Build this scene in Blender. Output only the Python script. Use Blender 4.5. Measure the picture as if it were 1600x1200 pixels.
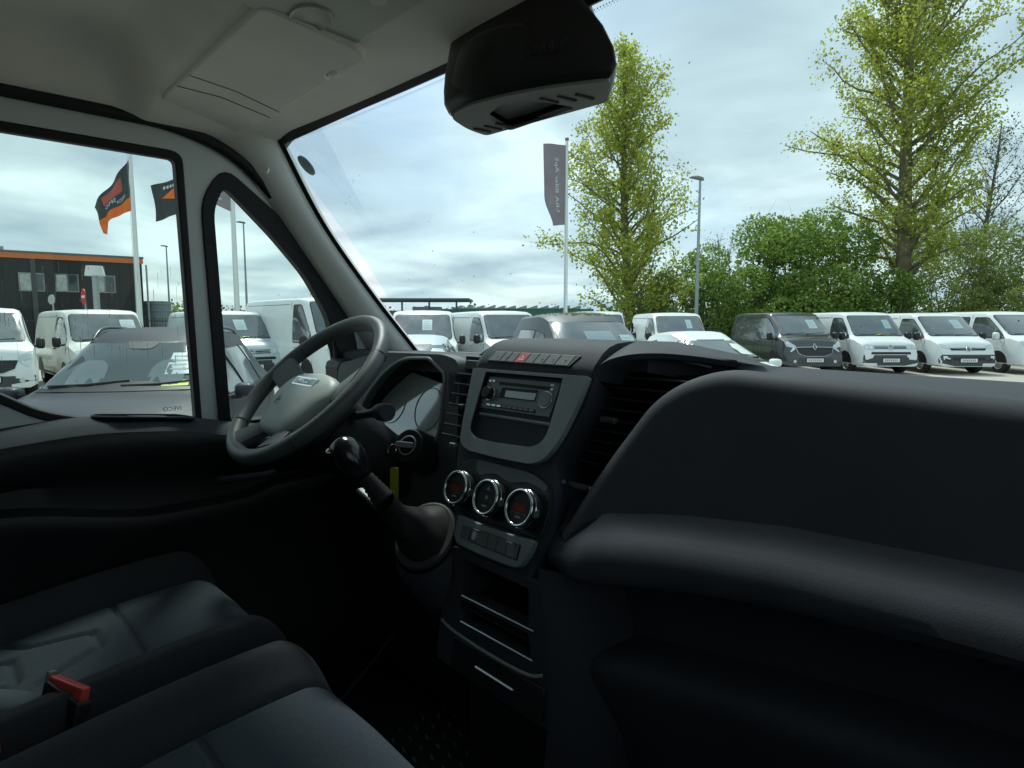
import bpy, bmesh, math, random
import numpy as np
from mathutils import Vector, Matrix
from mathutils.bvhtree import BVHTree
R = math.radians
for o in list(bpy.data.objects): bpy.data.objects.remove(o, do_unlink=True)
scene = bpy.context.scene
COL = scene.collection
random.seed(7); rng = np.random.default_rng(11)

# ------------------------------------------------------------------ camera
CAM = Vector((.655, 0, 1.70)); YAW = R(47.1); PITCH = math.atan(100/980)
cd = bpy.data.cameras.new('camera'); cam = bpy.data.objects.new('camera', cd); COL.objects.link(cam)
cam.location = CAM; cam.rotation_euler = (R(90) - PITCH, 0, YAW)
cd.sensor_width = 36; cd.lens = 36*980/1600; cd.clip_start = .02; cd.clip_end = 3000
scene.camera = cam
# ------------------------------------------------------------------ sky
SUN_EL, SUN_AZ = R(57), R(-58)            # azimuth clockwise from +Y: the sun stands ahead and left of the van
SUN_DIR = Vector((math.sin(SUN_AZ)*math.cos(SUN_EL), math.cos(SUN_AZ)*math.cos(SUN_EL), math.sin(SUN_EL)))
w = bpy.data.worlds.new('World'); scene.world = w; w.use_nodes = True
nt = w.node_tree; N = nt.nodes; L = nt.links; N.clear()
def wn(t, **k):
    n = N.new(t)
    for a, b in k.items(): setattr(n, a, b)
    return n
out = wn('ShaderNodeOutputWorld'); bg = wn('ShaderNodeBackground'); L.new(bg.outputs[0], out.inputs[0])
sky = wn('ShaderNodeTexSky', sky_type='NISHITA', sun_disc=False); sky.sun_elevation = SUN_EL; sky.sun_rotation = SUN_AZ
sky.air_density = 1.0; sky.dust_density = 1.5
skys = wn('ShaderNodeVectorMath', operation='SCALE'); skys.inputs['Scale'].default_value = .06; L.new(sky.outputs[0], skys.inputs[0])
tc = wn('ShaderNodeTexCoord'); sep = wn('ShaderNodeSeparateXYZ'); L.new(tc.outputs['Generated'], sep.inputs[0])
zc = wn('ShaderNodeMath', operation='MAXIMUM'); L.new(sep.outputs[2], zc.inputs[0]); zc.inputs[1].default_value = 0.0
za = wn('ShaderNodeMath', operation='ADD'); L.new(zc.outputs[0], za.inputs[0]); za.inputs[1].default_value = .16
dx = wn('ShaderNodeMath', operation='DIVIDE'); L.new(sep.outputs[0], dx.inputs[0]); L.new(za.outputs[0], dx.inputs[1])
dy = wn('ShaderNodeMath', operation='DIVIDE'); L.new(sep.outputs[1], dy.inputs[0]); L.new(za.outputs[0], dy.inputs[1])
cb = wn('ShaderNodeCombineXYZ'); L.new(dx.outputs[0], cb.inputs[0]); L.new(dy.outputs[0], cb.inputs[1])
def noise(scale, det, rough, off, dist=0.0):
    m = wn('ShaderNodeVectorMath', operation='ADD'); m.inputs[1].default_value = off; L.new(cb.outputs[0], m.inputs[0])
    n = wn('ShaderNodeTexNoise'); n.inputs['Scale'].default_value = scale; n.inputs['Detail'].default_value = det
    n.inputs['Roughness'].default_value = rough; n.inputs['Distortion'].default_value = dist; L.new(m.outputs[0], n.inputs['Vector']); return n
n1 = noise(.62, 5, .5, (3.1, 1.7, 0), .3); n2 = noise(1.25, 5, .48, (9.3, 4.2, 0), .35)
def ramp(stops):
    r = wn('ShaderNodeValToRGB'); e = r.color_ramp.elements
    e[0].position, e[0].color = stops[0][0], (*stops[0][1], 1); e[1].position, e[1].color = stops[-1][0], (*stops[-1][1], 1)
    for p, c in stops[1:-1]: x = e.new(p); x.color = (*c, 1)
    return r
cov = ramp([(.30, (.25,)*3), (.52, (1,)*3)]); L.new(n1.outputs[0], cov.inputs[0])
ccol = ramp([(.36, (.195, .238, .270)), (.49, (.275, .316, .338)), (.63, (.39, .43, .44))]); L.new(n2.outputs[0], ccol.inputs[0])
mx = wn('ShaderNodeMix', data_type='RGBA'); L.new(cov.outputs[0], mx.inputs['Factor']); L.new(skys.outputs[0], mx.inputs['A']); L.new(ccol.outputs[0], mx.inputs['B'])
L.new(mx.outputs['Result'], bg.inputs['Color']); bg.inputs['Strength'].default_value = 1.0
# ------------------------------------------------------------------ sun
sl = bpy.data.lights.new('sun', 'SUN'); sl.energy = 1.4; sl.angle = R(8.0); sl.color = (1, .95, .87)
so = bpy.data.objects.new('sun', sl); COL.objects.link(so); so.rotation_euler = SUN_DIR.to_track_quat('Z', 'Y').to_euler(); so.location = (-20, 0, 30)
# ------------------------------------------------------------------ exposure
vs = scene.view_settings; vs.view_transform = 'Standard'; vs.look = 'None'; vs.exposure = 1.4; vs.gamma = 1; vs.use_curve_mapping = False

# ------------------------------------------------------------------ materials
MATS = {}
def mat(name, col=(.5,)*3, rough=.6, metal=0, spec=.5, var=0, vscale=8, bump=0, bscale=200, coat=0, emit=None, sub=None, bdist=.001, trans=0):
    if name in MATS: return MATS[name]
    m = bpy.data.materials.new(name); m.use_nodes = True; t = m.node_tree; b = t.nodes['Principled BSDF']
    b.inputs['Base Color'].default_value = (*col, 1); b.inputs['Roughness'].default_value = rough; b.inputs['Metallic'].default_value = metal
    b.inputs['Specular IOR Level'].default_value = spec
    if coat: b.inputs['Coat Weight'].default_value = coat; b.inputs['Coat Roughness'].default_value = .04
    if emit: b.inputs['Emission Color'].default_value = (*emit[0], 1); b.inputs['Emission Strength'].default_value = emit[1]
    c = t.nodes.new('ShaderNodeTexCoord')
    if var:
        n = t.nodes.new('ShaderNodeTexNoise'); n.inputs['Scale'].default_value = vscale; n.inputs['Detail'].default_value = 4
        t.links.new(c.outputs['Object'], n.inputs['Vector'])
        r = t.nodes.new('ShaderNodeValToRGB'); r.color_ramp.elements[0].position = .3; r.color_ramp.elements[1].position = .7
        r.color_ramp.elements[0].color = (*[x*(1-var) for x in col], 1); r.color_ramp.elements[1].color = (*[min(1, x*(1+var)) for x in col], 1)
        t.links.new(n.outputs[0], r.inputs[0]); t.links.new(r.outputs[0], b.inputs['Base Color'])
        rr = t.nodes.new('ShaderNodeMapRange'); rr.inputs['To Min'].default_value = max(.02, rough-.12*var/.3); rr.inputs['To Max'].default_value = min(1, rough+.12*var/.3)
        t.links.new(n.outputs[0], rr.inputs[0]); t.links.new(rr.outputs[0], b.inputs['Roughness'])
    if bump:
        n = t.nodes.new('ShaderNodeTexNoise'); n.inputs['Scale'].default_value = bscale; n.inputs['Detail'].default_value = 2
        t.links.new(c.outputs['Object'], n.inputs['Vector'])
        bp = t.nodes.new('ShaderNodeBump'); bp.inputs['Strength'].default_value = bump; bp.inputs['Distance'].default_value = bdist
        t.links.new(n.outputs[0], bp.inputs['Height']); t.links.new(bp.outputs[0], b.inputs['Normal'])
    MATS[name] = m; return m
def glass(name, tint, refl=.06):
    if name in MATS: return MATS[name]
    m = bpy.data.materials.new(name); m.use_nodes = True; t = m.node_tree; t.nodes.clear()
    o = t.nodes.new('ShaderNodeOutputMaterial'); mix = t.nodes.new('ShaderNodeMixShader'); tr = t.nodes.new('ShaderNodeBsdfTransparent'); g = t.nodes.new('ShaderNodeBsdfGlossy')
    tr.inputs[0].default_value = (*tint, 1); g.inputs['Roughness'].default_value = .01; g.inputs[0].default_value = (1, 1, 1, 1)
    fr = t.nodes.new('ShaderNodeFresnel'); fr.inputs[0].default_value = 1.25
    mp = t.nodes.new('ShaderNodeMath'); mp.operation = 'MULTIPLY'; mp.inputs[1].default_value = refl*10; t.links.new(fr.outputs[0], mp.inputs[0])
    t.links.new(mp.outputs[0], mix.inputs[0]); t.links.new(tr.outputs[0], mix.inputs[1]); t.links.new(g.outputs[0], mix.inputs[2]); t.links.new(mix.outputs[0], o.inputs[0])
    MATS[name] = m; return m

# ------------------------------------------------------------------ object helpers
def tag(o, label=None, cat=None, group=None, kind=None):
    if label: o['label'] = label
    if cat: o['category'] = cat
    if group: o['group'] = group
    if kind: o['kind'] = kind
    return o
def empty(name, loc=(0, 0, 0), rz=0, label=None, cat=None, group=None):
    o = bpy.data.objects.new(name, None); COL.objects.link(o); o.location = loc; o.rotation_euler = (0, 0, rz); o.empty_display_size = .1
    return tag(o, label, cat, group)
ORG = {}
def root(name, loc, label, cat, group=None):
    """an Empty whose parts are written in world coordinates"""
    o = empty(name, loc, 0, label, cat, group); ORG[o.name] = Vector(loc); return o
def link(name, me, m, parent=None, smooth=None, bevel=0, seg=2, sub=0, solid=0, soff=-1):
    """mesh coordinates are world (no parent) or parent-local"""
    if m is not None:
        for mm in (m if isinstance(m, (list, tuple)) else [m]): me.materials.append(mm)
    o = bpy.data.objects.new(name, me); COL.objects.link(o)
    if parent is not None:
        o.parent = parent
        if parent.name in ORG: me.transform(Matrix.Translation(-ORG[parent.name])); ORG[o.name] = ORG[parent.name]
    if smooth is not None:
        me.polygons.foreach_set('use_smooth', [True]*len(me.polygons))
        if smooth < 180: me.set_sharp_from_angle(angle=R(smooth))
    if solid: s = o.modifiers.new('s', 'SOLIDIFY'); s.thickness = solid; s.offset = soff
    if sub: s = o.modifiers.new('u', 'SUBSURF'); s.levels = sub; s.render_levels = sub
    if bevel:
        b = o.modifiers.new('b', 'BEVEL'); b.width = bevel; b.segments = seg; b.limit_method = 'ANGLE'; b.angle_limit = R(38)
        if smooth is not None: b.harden_normals = True
    return o
def mesh(name, V, F, m, parent=None, **k):
    me = bpy.data.meshes.new(name); me.from_pydata([tuple(map(float, v)) for v in V], [], F); me.validate(); me.update()
    if k.pop('fix', False):
        bm = bmesh.new(); bm.from_mesh(me); bmesh.ops.recalc_face_normals(bm, faces=bm.faces); bm.to_mesh(me); bm.free()
    return link(name, me, m, parent, **k)
def box(name, c, s, m, parent=None, rot=None, **k):
    V = [Vector((x*s[0]/2, y*s[1]/2, z*s[2]/2)) for x in (-1, 1) for y in (-1, 1) for z in (-1, 1)]
    if rot is not None: V = [rot @ v for v in V]
    V = [v + Vector(c) for v in V]
    return mesh(name, V, [(0, 1, 3, 2), (4, 6, 7, 5), (0, 4, 5, 1), (2, 3, 7, 6), (0, 2, 6, 4), (1, 5, 7, 3)], m, parent, **k)
def loft(name, secs, m, parent=None, closed=False, caps=False, **k):
    n = len(secs[0]); V = [p for s in secs for p in s]; F = []
    for i in range(len(secs)-1):
        for j in range(n if closed else n-1):
            a = i*n+j; b = i*n+(j+1) % n; F.append((a, b, b+n, a+n))
    if caps: F.append(tuple(range(n))[::-1]); F.append(tuple((len(secs)-1)*n+j for j in range(n)))
    k.setdefault('fix', True)
    return mesh(name, V, F, m, parent, **k)
def tube_geo(pts, rad, seg=10, closed=False, caps=True, V=None, F=None, flat=1.0):
    pts = [Vector(p) for p in pts]; n = len(pts); V = [] if V is None else V; F = [] if F is None else F; base = len(V)
    if not isinstance(rad, (list, tuple)): rad = [rad]*n
    ref = None
    for i, p in enumerate(pts):
        a = pts[(i-1) % n] if (closed or i > 0) else p; b = pts[(i+1) % n] if (closed or i < n-1) else p
        t = (b-a).normalized()
        if ref is None: ref = t.orthogonal().normalized()
        ref = (ref - t*ref.dot(t)); ref = ref.normalized() if ref.length > 1e-6 else t.orthogonal().normalized()
        bi = t.cross(ref)
        for s in range(seg):
            an = 2*math.pi*s/seg; V.append(p + ref*math.cos(an)*rad[i] + bi*math.sin(an)*rad[i]*flat)
    for i in range(n if closed else n-1):
        for s in range(seg):
            a = base+i*seg+s; b = base+i*seg+(s+1) % seg; c = base+((i+1) % n)*seg+(s+1) % seg; d = base+((i+1) % n)*seg+s; F.append((a, b, c, d))
    if caps and not closed: F.append(tuple(base+s for s in range(seg))[::-1]); F.append(tuple(base+(n-1)*seg+s for s in range(seg)))
    return V, F
def tube(name, pts, rad, m, parent=None, seg=10, closed=False, flat=1.0, **k):
    V, F = tube_geo(pts, rad, seg, closed, flat=flat); k.setdefault('smooth', 50); k.setdefault('fix', True); return mesh(name, V, F, m, parent, **k)
class Frame:
    def __init__(s, O, U, V): s.O = Vector(O); s.U = Vector(U).normalized(); s.V = Vector(V).normalized(); s.N = s.U.cross(s.V).normalized()
    def __call__(s, u, v, n=0): return s.O + s.U*u + s.V*v + s.N*n
def rpoly(pts, r, n=4):
    out = []; m = len(pts)
    for i in range(m):
        rr = r[i] if isinstance(r, (list, tuple)) else r
        p0, p, p1 = [Vector(pts[(i+d) % m][:2]) for d in (-1, 0, 1)]
        a = (p0-p); b = (p1-p); la, lb = a.length, b.length
        d = min(rr, la*.48, lb*.48)
        if d < 1e-5: out.append(tuple(p)); continue
        A = p+a/la*d; B = p+b/lb*d
        for k in range(n+1):
            t = k/n; q = A*(1-t)**2 + p*2*t*(1-t) + B*t*t; out.append((q.x, q.y))
    return out
def rrect(u0, v0, u1, v1, r, n=4): return rpoly([(u0, v0), (u1, v0), (u1, v1), (u0, v1)], r, n)
def circ(u, v, r, n=28, ry=None): return [(u+r*math.cos(2*math.pi*i/n), v+(ry or r)*math.sin(2*math.pi*i/n)) for i in range(n)]
def prism(name, fr, poly, n0, n1, m, parent=None, **k):
    k_ = len(poly); V = [fr(u, v, n0) for u, v in poly] + [fr(u, v, n1) for u, v in poly]
    F = [tuple(range(k_)), tuple(range(k_, 2*k_))] + [(i, (i+1) % k_, k_+(i+1) % k_, k_+i) for i in range(k_)]
    return mesh(name, V, F, m, parent, fix=True, **k)
def plate(name, fr, outer, holes, n0, n1, m, parent=None, **k):
    bm = bmesh.new(); loops = []
    for poly in [outer]+holes:
        vs_ = [bm.verts.new(fr(u, v, n0)) for u, v in poly]; loops.append(vs_)
        for i in range(len(vs_)): bm.edges.new((vs_[i], vs_[(i+1) % len(vs_)]))
    bmesh.ops.triangle_fill(bm, edges=bm.edges[:], use_beauty=True, use_dissolve=False)
    top = {v: bm.verts.new(v.co + fr.N*(n1-n0)) for v in list(bm.verts)}
    for f in list(bm.faces): bm.faces.new([top[v] for v in f.verts])
    for vs_ in loops:
        for i in range(len(vs_)): a, b = vs_[i], vs_[(i+1) % len(vs_)]; bm.faces.new((a, b, top[b], top[a]))
    bmesh.ops.recalc_face_normals(bm, faces=bm.faces)
    me = bpy.data.meshes.new(name); bm.to_mesh(me); bm.free(); return link(name, me, m, parent, **k)
def text(name, body, fr, u, v, size, m, parent=None, depth=.0006, n=0, align='CENTER', shear=0):
    cu = bpy.data.curves.new(name, 'FONT'); cu.body = body; cu.size = size; cu.extrude = depth; cu.align_x = align; cu.align_y = 'CENTER'; cu.shear = shear; cu.resolution_u = 2
    o = bpy.data.objects.new(name, cu); COL.objects.link(o); dg = bpy.context.evaluated_depsgraph_get()
    me = bpy.data.meshes.new_from_object(o.evaluated_get(dg)); bpy.data.objects.remove(o, do_unlink=True)
    me.transform(Matrix(((fr.U.x, fr.V.x, fr.N.x, 0), (fr.U.y, fr.V.y, fr.N.y, 0), (fr.U.z, fr.V.z, fr.N.z, 0), (0, 0, 0, 1))))
    me.transform(Matrix.Translation(fr(u, v, n)))
    return link(name, me, m, parent)
def inset(poly, d):
    """offset a closed outline inwards"""
    n = len(poly); A = sum(poly[i][0]*poly[(i+1) % n][1]-poly[(i+1) % n][0]*poly[i][1] for i in range(n)); sg = 1 if A > 0 else -1; out = []
    for i in range(n):
        p0, p, p1 = [Vector(poly[(i+k) % n]) for k in (-1, 0, 1)]; a = (p-p0); b = (p1-p)
        a = a.normalized() if a.length > 1e-7 else b.normalized(); b = b.normalized() if b.length > 1e-7 else a
        m = Vector((-a.y-b.y, a.x+b.x)); k = 2/max(.5, m.length_squared); q = p+m*(sg*d*k); out.append((q.x, q.y))
    return out
def smoothstep(t): t = max(0, min(1, t)); return t*t*(3-2*t)
def crom(P, n=6):
    """Catmull-Rom through points"""
    P = [Vector(p) for p in P]; out = []
    for i in range(len(P)-1):
        p0 = P[max(0, i-1)]; p1 = P[i]; p2 = P[i+1]; p3 = P[min(len(P)-1, i+2)]
        for k in range(n):
            t = k/n; out.append(.5*((2*p1)+(p2-p0)*t+(2*p0-5*p1+4*p2-p3)*t*t+(3*p1-p0-3*p2+p3)*t**3))
    out.append(P[-1]); return out
# ================================================================== THE CAB
DASH = mat('dash plastic', (.030, .035, .046), .72, spec=.35, bump=.35, bscale=750, var=.12, vscale=14, bdist=.0007)
DASHM = mat('mid grey dash plastic', (.11, .122, .128), .6, spec=.4, bump=.3, bscale=800, bdist=.0006)
DASHG = mat('grey bezel plastic', (.20, .225, .23), .5, bump=.3, bscale=1100, var=.1, vscale=20, bdist=.0005)
DARK = mat('black plastic', (.010, .011, .012), .55, bump=.2, bscale=700, bdist=.0005)
GLOSS = mat('gloss black plastic', (.008, .008, .009), .18)
CHROME = mat('chrome', (.75, .77, .78), .12, metal=1)
RUB = mat('black rubber', (.008, .008, .009), .65, bump=.2, bscale=400)
WHEELM = mat('wheel leatherette', (.075, .082, .082), .48, bump=.5, bscale=1500, var=.15, vscale=10, bdist=.0005)
PADM = mat('airbag cover plastic', (.33, .365, .35), .5, bump=.3, bscale=1400, bdist=.0004, var=.08)
LINER = mat('headliner fabric', (.80, .785, .72), .95, bump=.35, bscale=900, var=.06, vscale=6, bdist=.0008)
TRIM = mat('grey pillar trim', (.80, .82, .79), .6, bump=.2, bscale=900, var=.05, bdist=.0005)
PAINTW = mat('white door frame paint', (.60, .64, .63), .35, var=.05)
WHITE = mat('white print', (.75, .77, .77), .6)
GREYP = mat('grey print', (.30, .32, .33), .6)
FABC = mat('dark grey seat cloth', (.030, .040, .053), .95, bump=.6, bscale=700, var=.15, vscale=160, bdist=.001)
FABS = mat('charcoal bolster cloth', (.022, .023, .029), .95, bump=.6, bscale=600, var=.15, vscale=160, bdist=.001)
REDP = mat('red plastic', (.55, .06, .05), .4)
HAZ = mat('hazard red plastic', (.40, .07, .085), .45, bump=.2, bscale=900, bdist=.0004)
GLW = glass('windscreen glass', (.82, .955, .965), .012)
GLD = glass('door glass', (.88, .965, .95), .05)
FLOORM = mat('rubber floor mat', (.012, .012, .013), .6, bump=.3, bscale=300)

# ---- structure of the cab: floor, roof, rear wall, right hand side
fl = box('cab_floor', (0, .35, .76), (1.84, 1.9, .06), FLOORM); tag(fl, kind='structure')
bw = box('cab_bulkhead', (0, -.62, 1.5), (1.84, .04, 1.6), mat('bulkhead board', (.25, .26, .25), .8, var=.1)); tag(bw, kind='structure')
fw_ = box('cab_firewall', (0, 1.22, 1.17), (1.86, .04, .86), DARK); tag(fw_, kind='structure')
RS = Frame((.905, 0, 1.0), (0, 1, 0), (0, 0, 1))
rs = plate('cab_right_side', RS, [(-.62, -.25), (1.24, -.25), (1.24, .58), (.70, 1.16), (.5, 1.22), (-.62, 1.22)], [rpoly([(-.30, .48), (.42, .46), (.41, 1.06), (-.30, 1.06)], .05), rpoly([(.50, .45), (.88, .46), (.80, .68), (.52, 1.0)], .04)], -.03, 0, DARK); tag(rs, kind='structure')
rg_ = prism('passenger_window', RS, rpoly([(-.32, .46), (.44, .44), (.43, 1.08), (-.32, 1.08)], .05), -.018, -.014, glass('tinted passenger glass', (.85, .90, .90), .03)); tag(rg_, 'tinted side window of the passenger door', 'window')
lw = box('cab_left_sill', (-.925, .3, 1.0), (.03, 1.9, .5), DARK); tag(lw, kind='structure')

# ---- headliner: one curved sheet over the cab with the overhead step
def hl_z(x, y):
    ax = abs(x)
    edge = .022 + .05*max(0, (ax-.72)/.14)**2
    yh = .655 - .042*(ax/.82)**2                      # header line bows forward in the middle
    if y > .36: z = 2.118 + .10*(yh-y)
    else: z = 2.118 + .10*(yh-.36) + .075*smoothstep((.36-y)/.075) + .01*smoothstep((.1-y)/.5)
    z = z - edge + .022
    return z + (2.096-z)*smoothstep((ax-.72)/.14)*smoothstep((.60-y)/.18)
secs = []
xs = np.concatenate([np.linspace(-.875, -.6, 14), np.linspace(-.57, .57, 24), np.linspace(.6, .875, 14)])
for y in np.concatenate([np.linspace(1.0, .36, 30), np.linspace(.355, .24, 14), np.linspace(.22, -.6, 16)]):
    row = []
    for x in xs:
        yh = .655 - .042*(abs(x)/.82)**2
        yy = min(y, yh)
        row.append((x, yy, hl_z(x, yy)))
    secs.append(row)
# drop the duplicate rows in front of the header line
hl = loft('headliner', secs, LINER, smooth=180); tag(hl, kind='structure')
rf = box('cab_roof', (0, .02, 2.42), (1.9, 1.34, .04), PAINTW); tag(rf, kind='structure')
hd = loft('windscreen_header', [[(x, .655-.042*(abs(x)/.82)**2+a, 2.118 - (.05*max(0, (abs(x)-.72)/.14)**2) + b) for x in np.linspace(-.875, .875, 40)] for a, b in ((.0, -.0005), (.012, -.007), (.03, .002), (.04, .03), (-.02, .30))], RUB, smooth=50); tag(hd, kind='structure')

# ---- sun visor (driver side) with notch and clip
VF = Frame((0, .35, 2.139), (1, 0, 0), (0, 1, -.15))
sv = root('sun_visor', (-.58, .45, 2.1), 'pale grey folded sun visor above the driver, with a small clip at its inner corner', 'sun visor')
VM = mat('visor vinyl', (.80, .785, .72), .8, bump=.25, bscale=800, var=.05, bdist=.0006)
vis = rpoly([(-.772, .020), (-.255, .020), (-.243, .165), (-.260, .190), (-.325, .190), (-.335, .174), (-.372, .174), (-.382, .190), (-.76, .190), (-.772, .182), (-.80, .182), (-.815, .165)], [.02, .02, .02, .012, .01, .008, .008, .01, .008, .008, .01, .02])
prism('visor_body', VF, vis, -.004, .012, VM, sv, bevel=.005, seg=3, smooth=40)
tube('visor_seam', [VF(-.655, .022, -.0046), VF(-.63, .09, -.0048), VF(-.64, .190, -.0046)], .0007, DARK, sv, seg=6)
tube('visor_seam', [VF(-.585, .022, -.0046), VF(-.575, .10, -.0048), VF(-.595, .190, -.0046)], .0006, DARK, sv, seg=6)
tube('pivot_rod', [VF(-.39, .181, .004), VF(-.32, .181, .004)], .005, VM, sv)
box('visor_clip', VF(-.352, .186, .004), (.022, .014, .016), TRIM, sv, bevel=.003)
# roof lamp console
rl = root('roof_lamp', (-.2, .42, 2.2), 'pale roof lamp console with a round recess, above the sun visor', 'roof lamp')
RL = Frame((-.17, .46, 2.142), (1, 0, 0), (0, 1, -.10))
prism('lamp_body', RL, rrect(-.108, -.12, .13, .056, .03), -.016, .03, mat('lamp console plastic', (.5, .51, .47), .5), rl, bevel=.004, smooth=40)
loft('lamp_bowl', [[RL(u, v, n) for u, v in circ(-.060, -.028, r, 28, r*.7)] for r, n in ((.040, -.0165), (.038, -.0195), (.034, -.0185), (.030, -.0168), (.0, -.0164))], mat('lamp bowl shade tone', (.42, .42, .38), .35), rl, closed=True, smooth=40)  # bowl coloured darker than the console to imitate shade in the recess
tube('lamp_button', [RL(.06, .01, -.015), RL(.06, .01, -.020)], .012, LINER, rl, seg=16)

# ---- A-pillar trim, windscreen
ap = root('pillar_trim', (-.85, .9, 1.5), 'pale grey windscreen pillar trim left of the windscreen', 'pillar trim')
Lc = crom([(-.868, .50, 2.075), (-.868, .541, 2.043), (-.868, .633, 1.938), (-.868, .821, 1.70), (-.868, .925, 1.555), (-.868, 1.0, 1.44)], 8)
Rc = crom([(-.80, .60, 2.135), (-.79, .612, 2.105), (-.79, .711, 1.93), (-.79, .846, 1.758), (-.79, .982, 1.604), (-.79, 1.08, 1.48)], 8)
secs = []
for a, b in zip(Lc, Rc):
    m_ = (a+b)/2 + Vector((.045, -.03, .015)); row = [a+Vector((-.02, .05, 0))]
    for k in range(9):
        t = k/8; row.append(a*(1-t)**2 + m_*2*t*(1-t) + b*t*t)
    row.append(b+Vector((-.035, .045, .0))); secs.append(row)
loft('pillar_cover', secs[6:], TRIM, ap, smooth=60)
loft('pillar_top_cover', [[p+Vector((.003, -.003, 0)) for p in r] for r in secs[:8]], LINER, ap, smooth=60)
pc = secs[11][5]; tube('screw_cap', [pc+Vector((-.001, .002, 0)), pc+Vector((.0022, -.0022, .001))], .009, TRIM, ap, seg=18)
for i in range(6):                                    # small speaker perforations near the foot of the trim
    for j in range(5):
        q = secs[28+j][3]*(1-i/8) + secs[28+j][7]*(i/8)
        box('grille_hole', q+Vector((.0065, -.0065, .002)), (.0022, .0022, .0022), DASHG, ap)
ws = root('windscreen', (0, 1.1, 1.6), 'wide raked windscreen with a black edge band', 'windscreen')
def ws_pt(s, t):                                       # s across -1..1, t from base 0 to top 1
    xb, xt = .80, .815; x = s*(xb*(1-t)+xt*t); bow = 1-abs(s)**2.2
    return Vector((x, (1.06+.16*bow)*(1-t) + (.615+.045*bow)*t + .035*math.sin(math.pi*t), 1.50*(1-t)+(2.118+.02*bow)*t))
loft('glass_pane', [[ws_pt(s, t) for s in np.linspace(-1, 1, 33)] for t in np.linspace(0, 1, 13)], GLW, ws, smooth=180)
FRIT = mat('black glass edge', (.006, .006, .008), .4)
o_ = Vector((0, -.002, -.002))
loft('edge_band', [[ws_pt(s, t)+o_ for s in (.972, .985, 1.0)] for t in np.linspace(0, 1, 24)], FRIT, ws, smooth=180)
loft('edge_band', [[p+Vector((-.001, .002, 0)), p+Vector((.007, .003, .002)), p+Vector((.009, .008, .004))] for p in Rc], FRIT, ws, smooth=60)
loft('edge_band', [[ws_pt(s, t)+o_ for s in np.linspace(-1, 1, 40)] for t in (1, .975)], FRIT, ws, smooth=180)
dots = []; dF = []
for i in range(300):                                   # dotted fade under the header
    x = -.76 + 1.52*i/299
    for k in range(2):
        xx = x + (.0025 if k else 0); p = Vector((xx, .655-.042*(abs(xx)/.82)**2+.020, 2.118-.05*max(0, (abs(xx)-.72)/.14)**2-.0105-.003*k)); q = len(dots); h = .0009-.0003*k
        dots += [p+Vector((-h, 0, -h)), p+Vector((h, 0, -h)), p+Vector((h, 0, h)), p+Vector((-h, 0, h))]; dF.append((q, q+1, q+2, q+3))
tag(mesh('edge_dots', dots, dF, FRIT, ws), kind='stuff')
rd_ = random.Random(5); V_, F_ = [], []
for i in range(70):
    s_, t_ = (rd_.uniform(-.95, -.70), rd_.uniform(.35, .85)) if i < 34 else (rd_.uniform(-.9, .9), rd_.uniform(.2, .95))
    p = ws_pt(s_, t_)+Vector((0, -.003, -.001)); r_ = rd_.choice((.0006, .0008, .0012, .0018)); n_ = len(V_)
    for k in range(6): V_.append(p+Vector((r_*math.cos(k*1.047)*rd_.uniform(.6, 1.3), .5*r_*math.sin(k*1.047), r_*math.sin(k*1.047))))
    F_.append(tuple(range(n_, n_+6)))
tag(mesh('dirt_specks', V_, F_, mat('dried dirt', (.10, .10, .09), .9), ws), kind='stuff')
# small oval patch stuck to the glass by the pillar
SP = ws_pt(-.962, .90); sU = (ws_pt(-.93, .90)-SP).normalized(); sV = (ws_pt(-.962, .93)-SP).normalized()
oz = prism('glass_sticker', Frame(SP, sU, sV), circ(.0, .0, .017, 24, .026), -.006, -.003, mat('grey patterned patch', (.12, .13, .135), .5, var=.6, vscale=150)); tag(oz, 'small grey oval patch stuck on the windscreen corner by the pillar', 'sticker')

# ---- driver door
DF = Frame((-.905, 0, 1.48), (0, 1, 0), (.08, 0, 1))    # u = y, v = height above the belt; normal looks into the cab
door = root('driver_door', (-.88, .2, .9), 'dark driver door with framed window and quarter light, across the cab', 'door')
win = rpoly([(-.30, .14), (.02, .125), (.095, .082), (.152, .042), (.26, .010), (.438, -.010), (.41, .562), (.27, .563), (-.30, .566)], [.03, .1, .05, .05, .05, .012, .012, .03, .03])
win_o = rpoly([(-.33, .115), (.02, .10), (.085, .06), (.145, .018), (.26, -.016), (.458, -.036), (.432, .588), (.27, .589), (-.33, .592)], [.03, .1, .05, .05, .05, .02, .03, .03, .03])
win_o = [(a[0]*.28+b[0]*.72, a[1]*.28+b[1]*.72) for a, b in zip(win, win_o)]
qw = rpoly([(.515, -.02), (.80, -.02), (.785, .10), (.769, .22), (.699, .333), (.619, .42), (.51, .522), (.486, .47)], [.015, .03, .05, .05, .03, .03, .02, .05])
qo = rpoly([(.490, -.045), (.86, -.045), (.845, .20), (.72, .375), (.64, .468), (.51, .565), (.459, .49)], [.02, .03, .08, .04, .04, .035, .06])
frame_o = rpoly([(-.62, -.30), (.95, -.30), (.93, .10), (.875, .205), (.72, .405), (.66, .47), (.545, .585), (.42, .640), (.27, .647), (-.62, .652)], [.02, .02, .05, .05, .03, .05, .06, .05, .05, .02])
plate('door_frame', DF, frame_o, [win_o, qo], -.012, .02, PAINTW, door, bevel=.006, seg=3, smooth=40)
plate('window_seal', DF, [(u*1.0, v) for u, v in win_o], [win], -.005, .024, RUB, door, bevel=.004, smooth=40)
plate('quarter_seal', DF, qo, [qw], -.005, .026, RUB, door, bevel=.004, smooth=40)
prism('window_glass', DF, win_o, -.002, .001, GLD, door); prism('quarter_glass', DF, qo, -.002, .001, GLD, door)
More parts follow.
